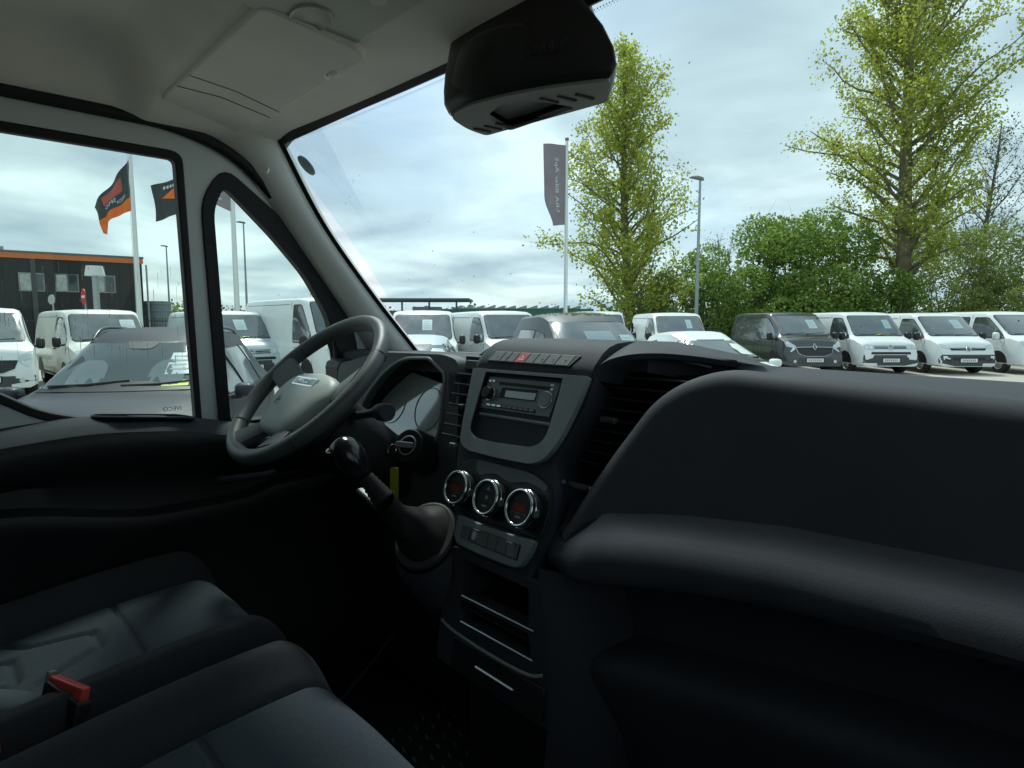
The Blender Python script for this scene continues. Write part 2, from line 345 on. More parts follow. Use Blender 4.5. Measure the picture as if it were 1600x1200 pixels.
tube('frame_seal', crom([DF(u, v, .028) for u, v in ((.93, .10), (.875, .205), (.72, .405), (.66, .47), (.545, .580), (.42, .626), (.27, .634), (-.1, .638), (-.60, .640))], 6), .013, RUB, door, seg=8)
rd_ = random.Random(9); V_, F_ = [], []
for i in range(80):                                                  # dried rain streaks on the door glass
    y_ = rd_.uniform(.05, .42); v_ = rd_.uniform(.13, .34); l_ = rd_.uniform(.004, .035); w_ = rd_.choice((.0003, .0004, .0006)); n_ = len(V_)
    V_ += [DF(y_-w_, v_, .0025), DF(y_+w_, v_, .0025), DF(y_+w_*.6+.0004, v_-l_, .0025), DF(y_-w_*.6+.0004, v_-l_, .0025)]; F_.append((n_, n_+1, n_+2, n_+3))
tag(mesh('rain_streaks', V_, F_, mat('dried water', (.65, .68, .68), .6), door), kind='stuff')
# black gap between the quarter light and the pillar trim
loft('door_gap', [[DF(u, v, .0), DF(u+.05, v+.02, -.02)] for u, v in ((.80, -.1), (.87, .2), (.73, .40), (.655, .475), (.55, .59))], RUB, door)
text('maker_mark', 'IVECO', Frame(DF(.395, .020, .0022), (0, -1, 0), (.08, 0, 1)), 0, .000, .0135, DARK, door, depth=.0002)
# door card: profile swept along the door
rows = []
for y in np.linspace(-.55, 1.0, 60):
    bz = 1.475 + .012*math.exp(-((y-.22)/.12)**2) - .045*smoothstep((y-.33)/.30) - .03*smoothstep((.10-y)/.3)      # belt height
    az = 1.285 + .05*smoothstep((.35-y)/.3) + .02*smoothstep((y-.5)/.1); pk = 1 - .9*smoothstep((y-.50)/.09)
    prof = [(-.90, bz+.012), (-.875, bz+.014), (-.845, bz+.012), (-.815, bz+.004), (-.795, bz-.012), (-.792, bz-.035), (-.80, bz-.07), (-.835, bz-.10), (-.845, az+.05),
            (-.84+.0*pk, az+.012), (-.80+.0*pk, az+.004), (-.795, az-.006), (-.80, az-.03), (-.82, az-.08), (-.825, 1.0), (-.80, .95), (-.80, .80)]
    rows.append([(x, y, z) for x, z in prof])
loft('door_card', rows, DARK, door, smooth=50)
top = [[(x, y, z+.0015) for (x, _, z) in r[1:5]] for r, y in zip(rows, np.linspace(-.55, 1.0, 60))]
loft('belt_trim', top, DASH, door, smooth=180)
BH = Frame((-.845, .36, 1.4905), (0, 1, -.05), (-1, 0, 0))
def belt_z(y): return 1.475 + .012*math.exp(-((y-.22)/.12)**2) - .045*smoothstep((y-.33)/.30) - .03*smoothstep((.10-y)/.3) + .0145
cup = [(x_, y_) for x_, y_ in rpoly([(.235, -.875), (.41, -.872), (.425, -.835), (.41, -.818), (.27, -.815), (.235, -.84)], .018)]
V_ = [(x, y, belt_z(y)+.003) for y, x in cup]; mesh('door_pocket', V_, [tuple(range(len(V_)))], GLOSS, door)
tube('pocket_rim', V_, .0028, DASH, door, seg=6, closed=True)
tube('door_pull', crom([(-.795, .45, 1.345), (-.775, .47, 1.348), (-.772, .54, 1.345), (-.79, .575, 1.343)], 6), .008, DASH, door)
# mirror triangle trim between quarter light and dash
loft('corner_trim', [[(-.885, y, a), (-.862, y+.01, b)] for y, a, b in ((.76, 1.66, 1.67), (.78, 1.60, 1.62), (.80, 1.50, 1.52), (.83, 1.4, 1.42), (.95, 1.38, 1.40))], DARK, door)

# ---- camera / mirror housing at the top of the windscreen
mh = root('sensor_housing', (-.02, .62, 2.0), 'black moulded housing with vent slots hanging at the top of the windscreen', 'housing')
HB = rpoly([(-.142, .675), (-.136, .630), (-.105, .566), (-.05, .556), (.03, .572), (.10, .600), (.158, .634), (.105, .695)], [.01, .05, .03, .05, .05, .05, .006, .01], 4)
HM = mat('housing plastic', (.012, .013, .014), .42, bump=.15, bscale=900, bdist=.0004)
TB = rpoly([(-.160, .70), (-.166, .655), (-.158, .618), (-.09, .612), (-.02, .612), (.05, .612), (.095, .616), (.075, .69)], [.01, .05, .03, .05, .05, .05, .012, .01], 4)
def ringat(z, t, k=1.0): return [((a[0]*(1-t)+b[0]*t)*k, ((a[1]*(1-t)+b[1]*t)-.65)*k+.65, z) for a, b in zip(HB, TB)]
loft('housing_shell', [ringat(2.15, 1, .98), ringat(2.12, 1), ringat(2.095, .72, 1.01), ringat(2.06, .32, 1.02), ringat(2.03, .08, 1.02), ringat(2.010, 0, 1.01), ringat(2.000, 0, .97), ringat(1.996, 0, .93)], HM, mh, closed=True, smooth=35)
loft('housing_bulge', [[(x, y, z) for x, y in circ(-.030, .630, r, 30, r*.74)] for z, r in ((2.088, .070), (2.078, .084), (2.03, .102), (2.004, .097))], HM, mh, closed=True, smooth=45)
HG = mat('housing underside', (.24, .255, .235), .6, bump=.2, bscale=900)  # far paler than the shell: light from below is put into this colour
HF = Frame((0, .65, 1.9955), (1, 0, 0), (0, 1, 0))
und = [(x*.93, (y-.65)*.93+.002) for x, y in HB]
cut = rpoly([(-.088, .035), (-.062, -.035), (-.01, -.055), (.03, -.045), (.055, .03)], .012)
plate('underside_plate', HF, und, [cut], -.003, .004, HG, mh)
prism('sensor_window', HF, cut, .012, .018, HG, mh)
for k in range(3):
    for bx, by in ((-.112, .000), (.050, -.020)):
        box('vent_slot', HF(bx+.021*k, by+.004*k+(.008*k if bx > 0 else 0), -.0035), (.005, .030, .003), RUB, mh, rot=Matrix.Rotation(R(-8), 3, 'Z'))
text('embossed_name', 'DAILY', Frame((.083, .5915, 2.038), (1, .36, 0), (0, .28, 1)), 0, 0, .020, mat('name embossing', (.03, .032, .032), .35), mh, depth=.001, n=.0005)
# ================================================================== DASHBOARD
SILV = mat('satin silver', (.45, .48, .49), .3, metal=.8)
db = root('dashboard', (0, .8, .8), 'black plastic dashboard with radio, climate dials and deep passenger panel', 'dashboard')
FP = Frame((0, .703, 1.552), (1, 0, 0), (0, .377, 1))    # face of the centre stack
# deck that runs to the windscreen
def deck(x):
    if x < -.34: return .80, 1.628, .0
    if x > .21: return .80, 1.6215-.010*(x-.21), 1
    if x < -.25: t = smoothstep((x+.34)/.09); return .80, 1.628+.033*t, 0
    if x < .10: return .80, 1.661, 0
    t = smoothstep((x-.06)/.08); return .80+.065*t, float(np.interp(x, [.10, .14, .2, .5, .9], [1.656, 1.646, 1.638, 1.630, 1.622])), 0
rows = []
for x in np.linspace(-.88, .90, 90):
    y0, z0, k_ = deck(x); rows.append([(x, y0-.004, z0-.04), (x, y0, z0-.010), (x, y0+.012, z0-.006), (x, y0+.05, z0-.006), (x, 1.0, z0-.012+.016*k_), (x, 1.21, z0-.05+.03*k_)])
loft('dash_top', rows, DASH, db, smooth=50)
# centre upper cover: from the seam over the crest
prof = [(.731, 1.6145), (.7315, 1.620), (.736, 1.628), (.745, 1.637), (.757, 1.648), (.772, 1.6565), (.79, 1.6615), (.82, 1.664), (.86, 1.663)]
rows = []
for x in np.linspace(-.25, .046, 40):
    dy = .017*smoothstep((-.215-x)/.035); dz = -.012*smoothstep((-.22-x)/.03)
    row = [(x, y+dy*(1-i/9), z+dz+.0015) for i, (y, z) in enumerate(prof)]+[(x, .95, 1.6625+dz)]
    rows.append([(x, row[0][1]+.07, row[0][2]-.016), (x, row[0][1]+.004, row[0][2]-.007)]+row)
E_ = crom([(.046, .731, 1.6145), (.049, .7335, 1.622), (.055, .740, 1.632), (.068, .752, 1.641), (.09, .772, 1.6475), (.12, .80, 1.649), (.16, .832, 1.645), (.21, .862, 1.637)], 5)
for p in E_[1:]:
    x, y0, z0 = p; zt = float(np.interp(x, [.046, .10, .21], [1.6645, 1.658, 1.640])); row = []
    for i in range(10):
        t = i/9; y = y0+(.86-y0)*t; k = 1-(1-t)**2; row.append((x, y, z0+(zt-z0)*k+.0015))
    rows.append([(x, y0+.07, z0-.018), (x, y0+.004, z0-.007)]+row[:9]+[(x, .95, zt-.002)])
uc = loft('upper_cover', rows, DASH, db, smooth=50)
# button row on the cover
BF = Frame((0, .7405, 1.6335), (1, 0, 0), (0, .70, .71))
sw = prism('button_strip', BF, rpoly([(-.198, -.011), (-.002, -.011), (.010, .0135), (-.198, .0135)], .003), -.004, .0022, DARK, db, bevel=.001)
edges = [-.196, -.166, -.149, -.130, -.104, -.083, -.059, -.034, -.004]
for i in range(8):
    a, b = edges[i]+.001, edges[i+1]-.001; sk = .004
    prism('dash_button', BF, rpoly([(a, -.0095), (b, -.0095), (b+sk, .012), (a+sk, .012)], .0012), .0, .0030, HAZ if i == 3 else DASHM, sw, bevel=.0006)
    cx = (a+b)/2+.002
    if i == 3:
        tr = [(cx-.006, -.004), (cx+.006, -.004), (cx, .006)]; tri = [(cx-.0042, -.0029), (cx+.0042, -.0029), (cx, .0042)]
        plate('hazard_mark', BF, tr, [tri], .0031, .0034, WHITE, sw)
    elif i in (0, 1, 5, 6, 7):
        box('button_mark', BF(cx+.003, .001, .0032), (.004, .0012, .0005), GREYP, sw, rot=Matrix.Rotation(R(-45), 3, 'X'))
        box('button_mark', BF(cx+.003, -.003, .0032), (.0025, .0012, .0005), GREYP, sw, rot=Matrix.Rotation(R(-45), 3, 'X'))
# stack body behind the bezel
st = rpoly([(-.235, .066), (.052, .068), (.046, .02), (.028, -.036), (.012, -.075), (.03, -.095), (.040, -.12), (.040, -.19), (.03, -.215), (.028, -.248), (-.158, -.248), (-.175, -.2), (-.215, -.10), (-.225, -.03)], [.004, .004, .05, .05, .012, .012, .02, .02, .02, .02, .02, .03, .03, .05])
loft('stack_body', [[FP(u*.995-.0005, v, -.006) for u, v in st], [FP(u, v, -.011) for u, v in st]] + [[FP(u-.030*smoothstep((u+.02)/.05), v, -.085) for u, v in st], [FP(u-.04*smoothstep((u+.02)/.05), v, -.16) for u, v in st]], DASH, db, closed=True, caps=True, smooth=40)
bz = rpoly([(-.226, .0645), (.0455, .0665), (.0377, .0209), (.0209, -.0362), (-.0006, -.070), (-.0244, -.081), (-.105, -.0835), (-.1837, -.0825), (-.2075, -.070), (-.2140, -.034)], [.003, .003, .04, .04, .02, .02, .02, .02, .014, .03])
op = rpoly([(-.189, .0595), (-.0042, .0605), (-.0043, .028), (-.0073, -.029), (-.0150, -.0456), (-.034, -.0555), (-.1144, -.0595), (-.1692, -.0592), (-.1894, -.0476), (-.1910, -.0287)], [.002, .002, .02, .02, .01, .012, .02, .014, .01, .02])
bez = plate('centre_bezel', FP, bz, [op], -.02, .004, DASHG, db, bevel=.0022, seg=3, smooth=40)
loft('bezel_lip', [[FP(u*.985-.0015, v*.985, n) for u, v in op] for n in (.003, -.03)], DARK, bez, closed=True, smooth=40)
prism('bezel_recess', FP, rpoly([(-.20, .064), (.0, .066), (0, -.068), (-.2, -.068)], .004), -.0745, -.07, RUB, bez)
# radio
rd = prism('radio', FP, [(-.1858, .0535), (-.0122, .0545), (-.0172, -.0032), (-.1878, -.0045)], -.06, -.0035, mat('radio plastic', (.15, .165, .17), .45, bump=.15, bscale=900, bdist=.0004), db, bevel=.0015)
prism('disc_slot', FP, rrect(-.1535, .0402, -.031, .0458, .001), -.004, -.0028, RUB, rd)
prism('display_surround', FP, rpoly([(-.1435, .0180), (-.0575, .0188), (-.0575, .0380), (-.1425, .0358)], .001), -.004, -.0026, RUB, rd)
prism('radio_display', FP, [(-.1300, .0200), (-.0592, .0206), (-.0578, .0326), (-.1302, .0313)], -.003, -.0018, mat('grey lcd', (.33, .37, .38), .25, coat=.4), rd)
def knob(name, s, w_, r, h, m, par, n0=-.0035, ring=None):
    loft(name, [[FP(u, v, n) for u, v in circ(s, w_, rr, 28)] for rr, n in ((r, n0), (r, n0+h*.8), (r*.93, n0+h), (.0001, n0+h))], m, par, closed=True, smooth=40)
    if ring: tube('knob_ring', [FP(u, v, n0+.001) for u, v in circ(s, w_, r*1.08, 30)], .0011, ring, par, seg=6, closed=True)
knob('volume_knob', -.1692, .0225, .0105, .013, RUB, rd, ring=SILV)
for k in range(8):
    a = k*math.pi/4; box('knob_rib', FP(-.1692+.0102*math.cos(a), .0225+.0102*math.sin(a), .004), (.002, .010, .002), RUB, rd)
knob('selector_dial', -.0352, .0243, .0125, .004, DASHG, rd, ring=SILV)
prism('radio_button_strip', FP, rrect(-.1715, -.0002, -.0505, .0062, .002), -.004, -.0031, RUB, rd)
for k in range(9):
    s = -.1695+.01315*k; prism('preset_button', FP, rrect(s, .0012+.0003*k*.3, s+.0105, .0046+.0003*k*.3, .0014, 2), -.004, -.0012, SILV if k in (0, 1, 2) else DASHG, rd)
for s, w_ in ((-.1755, .0452), (-.1665, .0455), (-.0262, .0415)):
    prism('eject_button', FP, rrect(s-.003, w_-.0018, s+.003, w_+.0018, .0006, 2), -.004, -.0010, SILV, rd)
prism('brand_mark', FP, rrect(-.033, .0475, -.026, .0505, .001, 2), -.004, -.0032, SILV, rd)
for s, w_ in ((-.183, .0055), (-.0185, .003)): prism('key_hole', FP, circ(s, w_, .0012, 10), -.004, -.0032, RUB, rd)
# tray below the radio
tube('tray_lip', [FP(-.1835, -.0150, -.006), FP(-.0105, -.0138, -.006)], .0032, DASHG, bez, seg=8)
# left vent
lv = box('air_vent', (-.262, .79, 1.55), (.075, .05, .16), RUB, db); lv.name = 'air_vent'
for k in range(7):
    w_ = .055-.0195*k; s = -.252+.004*(k > 3)
    box('vent_slat', FP(s+.002, w_, -.022), (.066, .030, .0035), DASH, lv, rot=Matrix.Rotation(R(-14), 3, 'X'), bevel=.001)
box('vent_tab', FP(-.240, -.008, -.006), (.012, .010, .009), DASH, lv, bevel=.002)
box('vent_wheel', FP(-.2385, -.078, -.012), (.016, .012, .008), DASHG, lv, bevel=.002)
prism('vent_cap', FP, rrect(-.285, .066, -.228, .086, .006), -.06, -.02, DARK, lv, bevel=.004, smooth=40)
# right vent in the valley between stack and passenger panel
rv = box('air_vent', (.10, .86, 1.50), (.30, .03, .23), RUB, db)
for k in range(9):
    z = 1.6075-.0172*k; y = .812-.0048*k
    box('vent_slat', (.105-.010*k, y, z), (.22, .026, .0028), DASH, rv, rot=Matrix.Rotation(R(-16), 3, 'X'), bevel=.001)
box('vent_tab', (.042, .778, 1.543), (.030, .012, .009), SILV, rv, bevel=.002)
prism('vent_wheel', FP, rrect(.036, -.100, .078, -.090, .004), -.05, -.018, DARK, rv, bevel=.002)
for s in (.030, .083): prism('vent_dot', FP, circ(s, -.094, .0028, 12), -.02, -.0165, DASHG, rv)
# climate panel with three dials
cp = prism('climate_panel', FP, rpoly([(-.195, -.10), (-.15, -.0905), (-.02, -.0905), (.022, -.105), (.030, -.135), (.026, -.187), (-.15, -.189), (-.185, -.18)], [.02, .03, .03, .02, .02, .01, .01, .02]), -.01, -.003, DARK, db, bevel=.003, smooth=40)
prism('climate_brow', FP, rpoly([(-.155, -.0935), (-.02, -.0935), (.018, -.108), (.016, -.116), (-.03, -.108), (-.06, -.119), (-.105, -.108), (-.135, -.119), (-.15, -.112)], [.01, .02, .008, .008, .03, .02, .03, .02, .006]), -.004, -.0005, DASHM, cp, bevel=.0015, smooth=40)
for k, (s, w_) in enumerate(((-.1665, -.1484), (-.0890, -.1487), (-.0115, -.1487))):
    kn = loft('climate_dial', [[FP(u, v, n) for u, v in circ(s, w_, rr, 36)] for rr, n in ((.0285, -.004), (.0285, .016), (.027, .019), (.0245, .0195), (.024, .016), (.0001, .0155))], DARK, db, closed=True, smooth=40)
    tube('dial_ring', [FP(u, v, .0185) for u, v in circ(s, w_, .0268, 44)], .0026, CHROME, kn, seg=8, closed=True)
    tube('dial_ring', [FP(u, v, .0115) for u, v in circ(s, w_, .0290, 44)], .0012, CHROME, kn, seg=6, closed=True)
    for r_ in (.0075, -.0080): box('dial_bar', FP(s, w_+r_, .0165), (.036, .0016, .0012), CHROME, kn)
    if k != 1: prism('dial_screen', FP, rrect(s-.013, w_-.006, s+.013, w_+.006, .001), .015, .0163, mat('orange lcd', (.20, .035, .015), .6, spec=.2), kn)
    else:
        prism('dial_mark', FP, [(s-.004, w_+.012), (s+.004, w_+.012), (s, w_+.018)], .015, .0162, GREYP, kn); prism('dial_mark', FP, circ(s, w_, .003, 10), .015, .0162, GREYP, kn)
    prism('dial_mark', FP, rrect(s-.006, w_-.0155, s+.005, w_-.0125, .0008), .015, .0162, GREYP, kn)
    box('dial_grip', FP(s+.0292, w_-.002, .010), (.003, .010, .010), SILV, kn)
# switch row
swp = prism('switch_panel', FP, rpoly([(-.158, -.1905), (-.06, -.193), (.022, -.1882), (.019, -.2106), (.008, -.2313), (-.0045, -.2365), (-.07, -.2385), (-.142, -.2360), (-.154, -.225)], [.004, .05, .006, .02, .008, .008, .05, .01, .02]), -.012, .006, DASHG, db, bevel=.003, seg=3, smooth=40)
prism('switch_recess', FP, rrect(-.1115, -.2245, .001, -.2010, .001), .005, .0065, RUB, swp)
for k, (a, b) in enumerate(((-.1345, -.1135), (-.1100, -.0900), (-.0895, -.0695), (-.0680, -.0475), (-.0460, -.0255), (-.0240, -.0015))):
    prism('rocker_switch', FP, rrect(a, -.2232, b, -.2022, .001), .0045, .009, mat('switch blank plastic', (.10, .11, .114), .55, bump=.2, bscale=900, bdist=.0004), swp, bevel=.0008)
prism('switch_mark', FP, circ(-.1015, -.2125, .0048, 14, .007), .0088, .0094, mat('worn pale symbol', (.42, .43, .38), .6), swp)
# lower console with open cubbies
LF = Frame((0, .6175, 1.325), (1, 0, 0), (0, .16, 1))     # v = 0 at the switch panel foot
lo = plate('lower_console', LF, rpoly([(-.17, .0), (.05, .0), (.075, -.07), (.10, -.19), (-.165, -.19), (-.165, -.05)], [.02, .02, .05, .01, .01, .02]), [rpoly([(-.128, -.014), (.028, -.014), (.036, -.066), (-.122, -.068)], .006), rpoly([(-.120, -.078), (.038, -.077), (.050, -.108), (-.112, -.108)], .006)], -.03, .0, DASH, db, bevel=.003, smooth=40)
for v in (-.07, -.1105):
    box('shelf', LF(-.042, v-.003, -.09), (.19, .18, .004), DARK, lo); tube('shelf_edge', [LF(-.122-v*.1, v, .0015), LF(.04-v*.12, v+.001, .0015)], .0013, SILV, lo, seg=6)
box('cubby_back', LF(-.04, -.06, -.18), (.24, .01, .2), RUB, lo)
tube('console_edge', crom([LF(-.16, -.125, .0), LF(-.12, -.1285, .006), LF(-.03, -.130, .010), LF(.05, -.1285, .008), LF(.075, -.122, .0)], 5), .0028, DASHG, lo, seg=8)
xr = lambda v: float(np.interp(-v, [0, .07, .19], [.044, .068, .096]))
loft('console_flank', [[LF(xr(v), v, .0005), LF(xr(v)+.012, v, -.004), LF(xr(v)+.030, v, -.018), LF(xr(v)+.055, v, -.055), LF(xr(v)+.075, v, -.11), LF(xr(v)+.085, v, -.20)] for v in np.linspace(.02, -.50, 16)], DASH, lo, smooth=180)
td = prism('drawer', LF, rrect(-.12, -.185, .085, -.135, .008), -.03, .006, DARK, db, bevel=.004, smooth=40)
tube('drawer_handle', [LF(-.055, -.160, .009), LF(.03, -.160, .009)], .0022, SILV, td, seg=6)
box('console_foot', (-.02, .78, .96), (.24, .30, .36), DARK, db, bevel=.02)
# driver side lower panel
box('knee_panel', (-.60, .93, 1.12), (.54, .3, .56), DARK, db, bevel=.03, seg=3)
# passenger panel
PK = .90                                                 # nearer than the vent valley
PS = lambda x, y, z: (.655+(x-.655)*PK, y*PK, 1.70+(z-1.70)*PK)
PF = Frame(PS(0, .80, 1.62), (1, 0, 0), (0, .3, 1))
pod = rpoly([(.215, .020), (.150, -.004), (.105, -.040), (.062, -.112), (.026, -.175), (-.008, -.25), (-.03, -.275), (1.0, -.205), (.92, -.016), (.542, .006)], [.06, .05, .05, .05, .05, .05, 0, 0, 0, .3], 6)
pod = [(u*PK, v*PK) for u, v in pod]
loft('passenger_panel', [[PF(u, v, .0) for u, v in inset(pod, .036)], [PF(u, v, .0) for u, v in inset(pod, .032)]] + [[PF(u, v, -.026*(1-math.sin(t))) for u, v in inset(pod, .026*(1-math.cos(t)))] for t in np.linspace(math.pi/2, 0, 10)] + [[PF(u, v, -.22) for u, v in pod]], DASH, db, closed=True, caps=True, smooth=50)
rows = []; yf = lambda z: .80+.3*(z-1.62)
for x in np.linspace(-.03, .92, 60):
    f_ = lambda a, b, c: float(np.interp(x, [.05, .20, .34, .58, .92], [a, (a+b)/2+.006, b, c, c+.006])); e = smoothstep((.075-x)/.11)
    zc_, zl, z3 = f_(1.368, 1.414, 1.424)-.022*e, f_(1.306, 1.364, 1.383)-.004*e, float(np.interp(x, [.016, .27, .485, .9], [1.174, 1.223, 1.254, 1.29])); yo = -.035*e
    P = [(yf(zc_+.055)+.005, zc_+.055), (yf(zc_+.038)+.0005, zc_+.038), (yf(zc_+.026)-.003, zc_+.026), (yf(zc_+.016)-.008, zc_+.016), (yf(zc_+.008)-.0145, zc_+.008), (yf(zc_+.001)-.0205, zc_+.001), (yf(zc_-.007)-.0255, zc_-.007), (yf(zc_-.018)-.0285, zc_-.018), (yf(zc_-.03)-.029, zc_-.03), (yf(zl+.012)-.026, zl+.012), (yf(zl+.003)-.023, zl+.003), (yf(zl)-.012, zl-.004),
         (.765, zl-.006), (.80, zl-.02), (.805, z3+.05), (.80, z3+.008), (.745, z3+.003), (.728, z3-.001), (.718, z3-.008), (.712, z3-.022), (.715, z3-.04), (.74, z3-.12), (.80, .80)]
    rows.append([PS(x, y-yo, z) for y, z in P])
loft('passenger_shelf', rows, DASH, db, smooth=70)
box('shelf_divider', (.125, .77, 1.27), (.006, .09, .12), DASH, db, rot=Matrix.Rotation(R(12), 3, 'Y'))
tube('tray_edge', crom([(.064, .852, 1.634), (.070, .850, 1.641), (.11, .848, 1.6385), (.15, .852, 1.634), (.17, .86, 1.629)], 6), .0022, DASHG, db, seg=8)
# instrument binnacle
IF = Frame((0, .745, 1.45), (1, 0, 0), (0, .06, 1))
hole = rpoly([(-.700, .0), (-.44, -.02), (-.385, -.015), (-.362, .03), (-.352, .125), (-.355, .145), (-.385, .160), (-.405, .172), (-.50, .168), (-.57, .140), (-.66, .07)], [.02, .02, .02, .02, .01, .01, .015, .015, .03, .04, .04])
ins = plate('instrument_bezel', IF, rpoly([(-.80, -.12), (-.31, -.24), (-.305, .10), (-.312, .172), (-.36, .182), (-.60, .178), (-.80, .14)], [.02, .02, .05, .018, .02, .05, .03]), [hole], -.03, .0, DASHM, db, bevel=.008, seg=3, smooth=40)
rim = [(u, v) for u, v in hole]
tube('bezel_inner_edge', [IF(u, v, .0012) for u, v in rim], .0035, DASHG, ins, seg=8, closed=True)
loft('binnacle_well', [[IF(u*(1-.08*k)-.045*k, v*(1-.1*k)+.008*k, -.02-.06*k) for u, v in hole] for k in (0, 1)], RUB, ins, closed=True, smooth=40)
LENS = mat('instrument lens painted glare', (.46, .49, .49), .08, spec=1.0, coat=1.0)  # pale base colour imitates glare on the instrument cover
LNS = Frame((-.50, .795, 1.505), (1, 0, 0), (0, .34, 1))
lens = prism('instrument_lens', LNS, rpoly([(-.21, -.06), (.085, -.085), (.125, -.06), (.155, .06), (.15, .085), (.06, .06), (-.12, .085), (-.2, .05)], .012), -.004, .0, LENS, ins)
for s in (-.11, .03):
    tube('gauge_ring', [LNS(u, v, .001) for u, v in circ(s, .0, .048, 36)], .0009, GREYP, lens, seg=6, closed=True)
box('binnacle_side', (-.325, .81, 1.40), (.035, .12, .40), DASH, db, bevel=.008, seg=3)
box('left_end_panel', (-.84, .93, 1.42), (.10, .35, .36), DARK, db, bevel=.02)

# ================================================================== STEERING WHEEL
c_ = Vector((-.544, .554, 1.569)); WF = Frame(c_, (1, 0, 0), (0, .731, .682))
sw_ = root('steering_wheel', tuple(c_), 'grey four-spoke steering wheel with chrome badge on its airbag cover', 'steering wheel')
tube('rim', [WF(.182*math.cos(a), .182*math.sin(a), 0) for a in np.linspace(0, 2*math.pi, 72, endpoint=False)], .0168, WHEELM, sw_, seg=18, closed=True, flat=.92, smooth=180)
for a in (150, 30, 222, 318):                                             # seams where the grip sections meet
    t = R(a); q = WF(.182*math.cos(t), .182*math.sin(t)); rad = (q-c_).normalized()
    tube('rim_seam', [q + rad*.0171*math.cos(k) + WF.N*.0158*math.sin(k) for k in np.linspace(0, 2*math.pi, 20, endpoint=False)], .0008, DARK, sw_, seg=5, closed=True)
def spoke(a0, a1, b0, b1, u0, v0, u1, v1):
    s = []
    for t in np.linspace(0, 1, 7):
        w0 = Vector((.172*math.cos(R(a0)), .172*math.sin(R(a0)))); w1 = Vector((.172*math.cos(R(a1)), .172*math.sin(R(a1))))
        p = w0*(1-t)+Vector((u0, v0))*t; q = w1*(1-t)+Vector((u1, v1))*t; n_ = .004*(1-t) - .022*t
        s.append([WF(p.x, p.y, n_-.010), WF(p.x, p.y, n_+.004), WF(p.x*.8+q.x*.2, p.y*.8+q.y*.2, n_+.009), WF(p.x*.2+q.x*.8, p.y*.2+q.y*.8, n_+.009), WF(q.x, q.y, n_+.004), WF(q.x, q.y, n_-.010)])
    loft('spoke', s, WHEELM, sw_, closed=True, smooth=40)
spoke(158, 180, 0, 0, -.07, .02, -.085, -.03); spoke(22, 0, 0, 0, .07, .02, .085, -.03)
spoke(236, 256, 0, 0, -.055, -.07, -.02, -.09); spoke(304, 284, 0, 0, .055, -.07, .02, -.09)
prism('hub_back', WF, rpoly([(-.10, .02), (.10, .02), (.07, -.10), (-.07, -.10)], .03), -.075, -.022, DARK, sw_, bevel=.01, smooth=40)
padp = rpoly([(-.112, -.02), (-.095, .018), (-.065, .032), (.0, .040), (.065, .032), (.095, .018), (.112, -.02), (.085, -.085), (.062, -.112), (.04, -.119), (-.04, -.119), (-.062, -.112), (-.085, -.085)], .022, 4)
pad = loft('airbag_cover', [[WF(u*k, (v+.04)*k-.04, n) for u, v in padp] for k, n in ((.98, -.026), (1.0, -.018), (1.0, -.010), (.97, -.003), (.88, .004), (.6, .010), (.25, .0125), (.001, .013))], PADM, sw_, closed=True, smooth=60)
bd = prism('badge', WF, rpoly([(-.046, -.010), (.046, -.010), (.046, .012), (-.046, .012)], .002), .0055, .0118, CHROME, sw_, bevel=.001)
prism('badge_field', WF, rrect(-.042, -.0065, .042, .0085, .001), .0115, .0122, mat('badge grey', (.25, .27, .28), .3, metal=.6), sw_)
text('badge_lettering', 'IVECO', WF, 0, .001, .0165, CHROME, sw_, depth=.0007, n=.0127)
text('airbag_lettering', 'AIRBAG', WF, -.02, -.052, .011, DASHG, sw_, depth=.0005, n=.0118)
plate('airbag_mark', WF, rrect(-.046, -.062, .006, -.042, .004), [rrect(-.0445, -.0605, .0045, -.0435, .003)], .0105, .0122, DASHG, sw_)
# column, stalks, ignition
scol = root('steering_column', (-.544, .65, 1.40), 'black steering column shroud with stalks and ignition lock behind the wheel', 'steering column')
ax = -WF.N
def colsec(d, ru, rv, off): return [c_ + ax*d + WF.U*(ru*math.cos(a)) + WF.V*(rv*math.sin(a)-off) for a in np.linspace(0, 2*math.pi, 24, endpoint=False)]
loft('shroud', [colsec(.055, .05, .05, .03), colsec(.06, .075, .07, .03), colsec(.13, .085, .075, .025), colsec(.30, .09, .07, .0)], DARK, scol, closed=True, caps=True, smooth=50)
stalk = [c_+ax*.085+WF.U*.06, c_+ax*.080+WF.U*.12+WF.V*.01, c_+ax*.072+WF.U*.165+WF.V*.015]
tube('stalk', stalk, [.009, .008, .010], DASH, scol, seg=12)
tube('stalk_knob', [stalk[2], stalk[2]+WF.U*.012+ax*-.002, stalk[2]+WF.U*.042+ax*-.006], [.014, .0165, .0165], DASH, scol, seg=20, bevel=.002)
tube('stalk', [c_+ax*.085-WF.U*.06, c_+ax*.075-WF.U*.17+WF.V*.01], [.009, .010], DASH, scol, seg=12)
ig = Vector((-.395, .70, 1.445)); IGF = Frame(ig, (.9, .3, 0), (0, .4, .9))
tube('ignition_barrel', [ig+Vector((-.01, .05, -.03)), ig, ig+IGF.N*.015], [.042, .038, .034], DARK, scol, seg=24, bevel=.003)
tube('ignition_ring', [IGF(u, v, .016) for u, v in circ(0, 0, .019, 26)], .0018, DASHG, scol, seg=6, closed=True)
prism('key_grip', IGF, rrect(-.026, -.006, .016, .006, .004), .016, .022, mat('dull key plastic', (.20, .20, .18), .5), scol, bevel=.0015)
tube('key_ring', [IGF(-.030+u, -.012+v, .020) for u, v in circ(0, 0, .010, 20)], .0009, CHROME, scol, seg=6, closed=True)
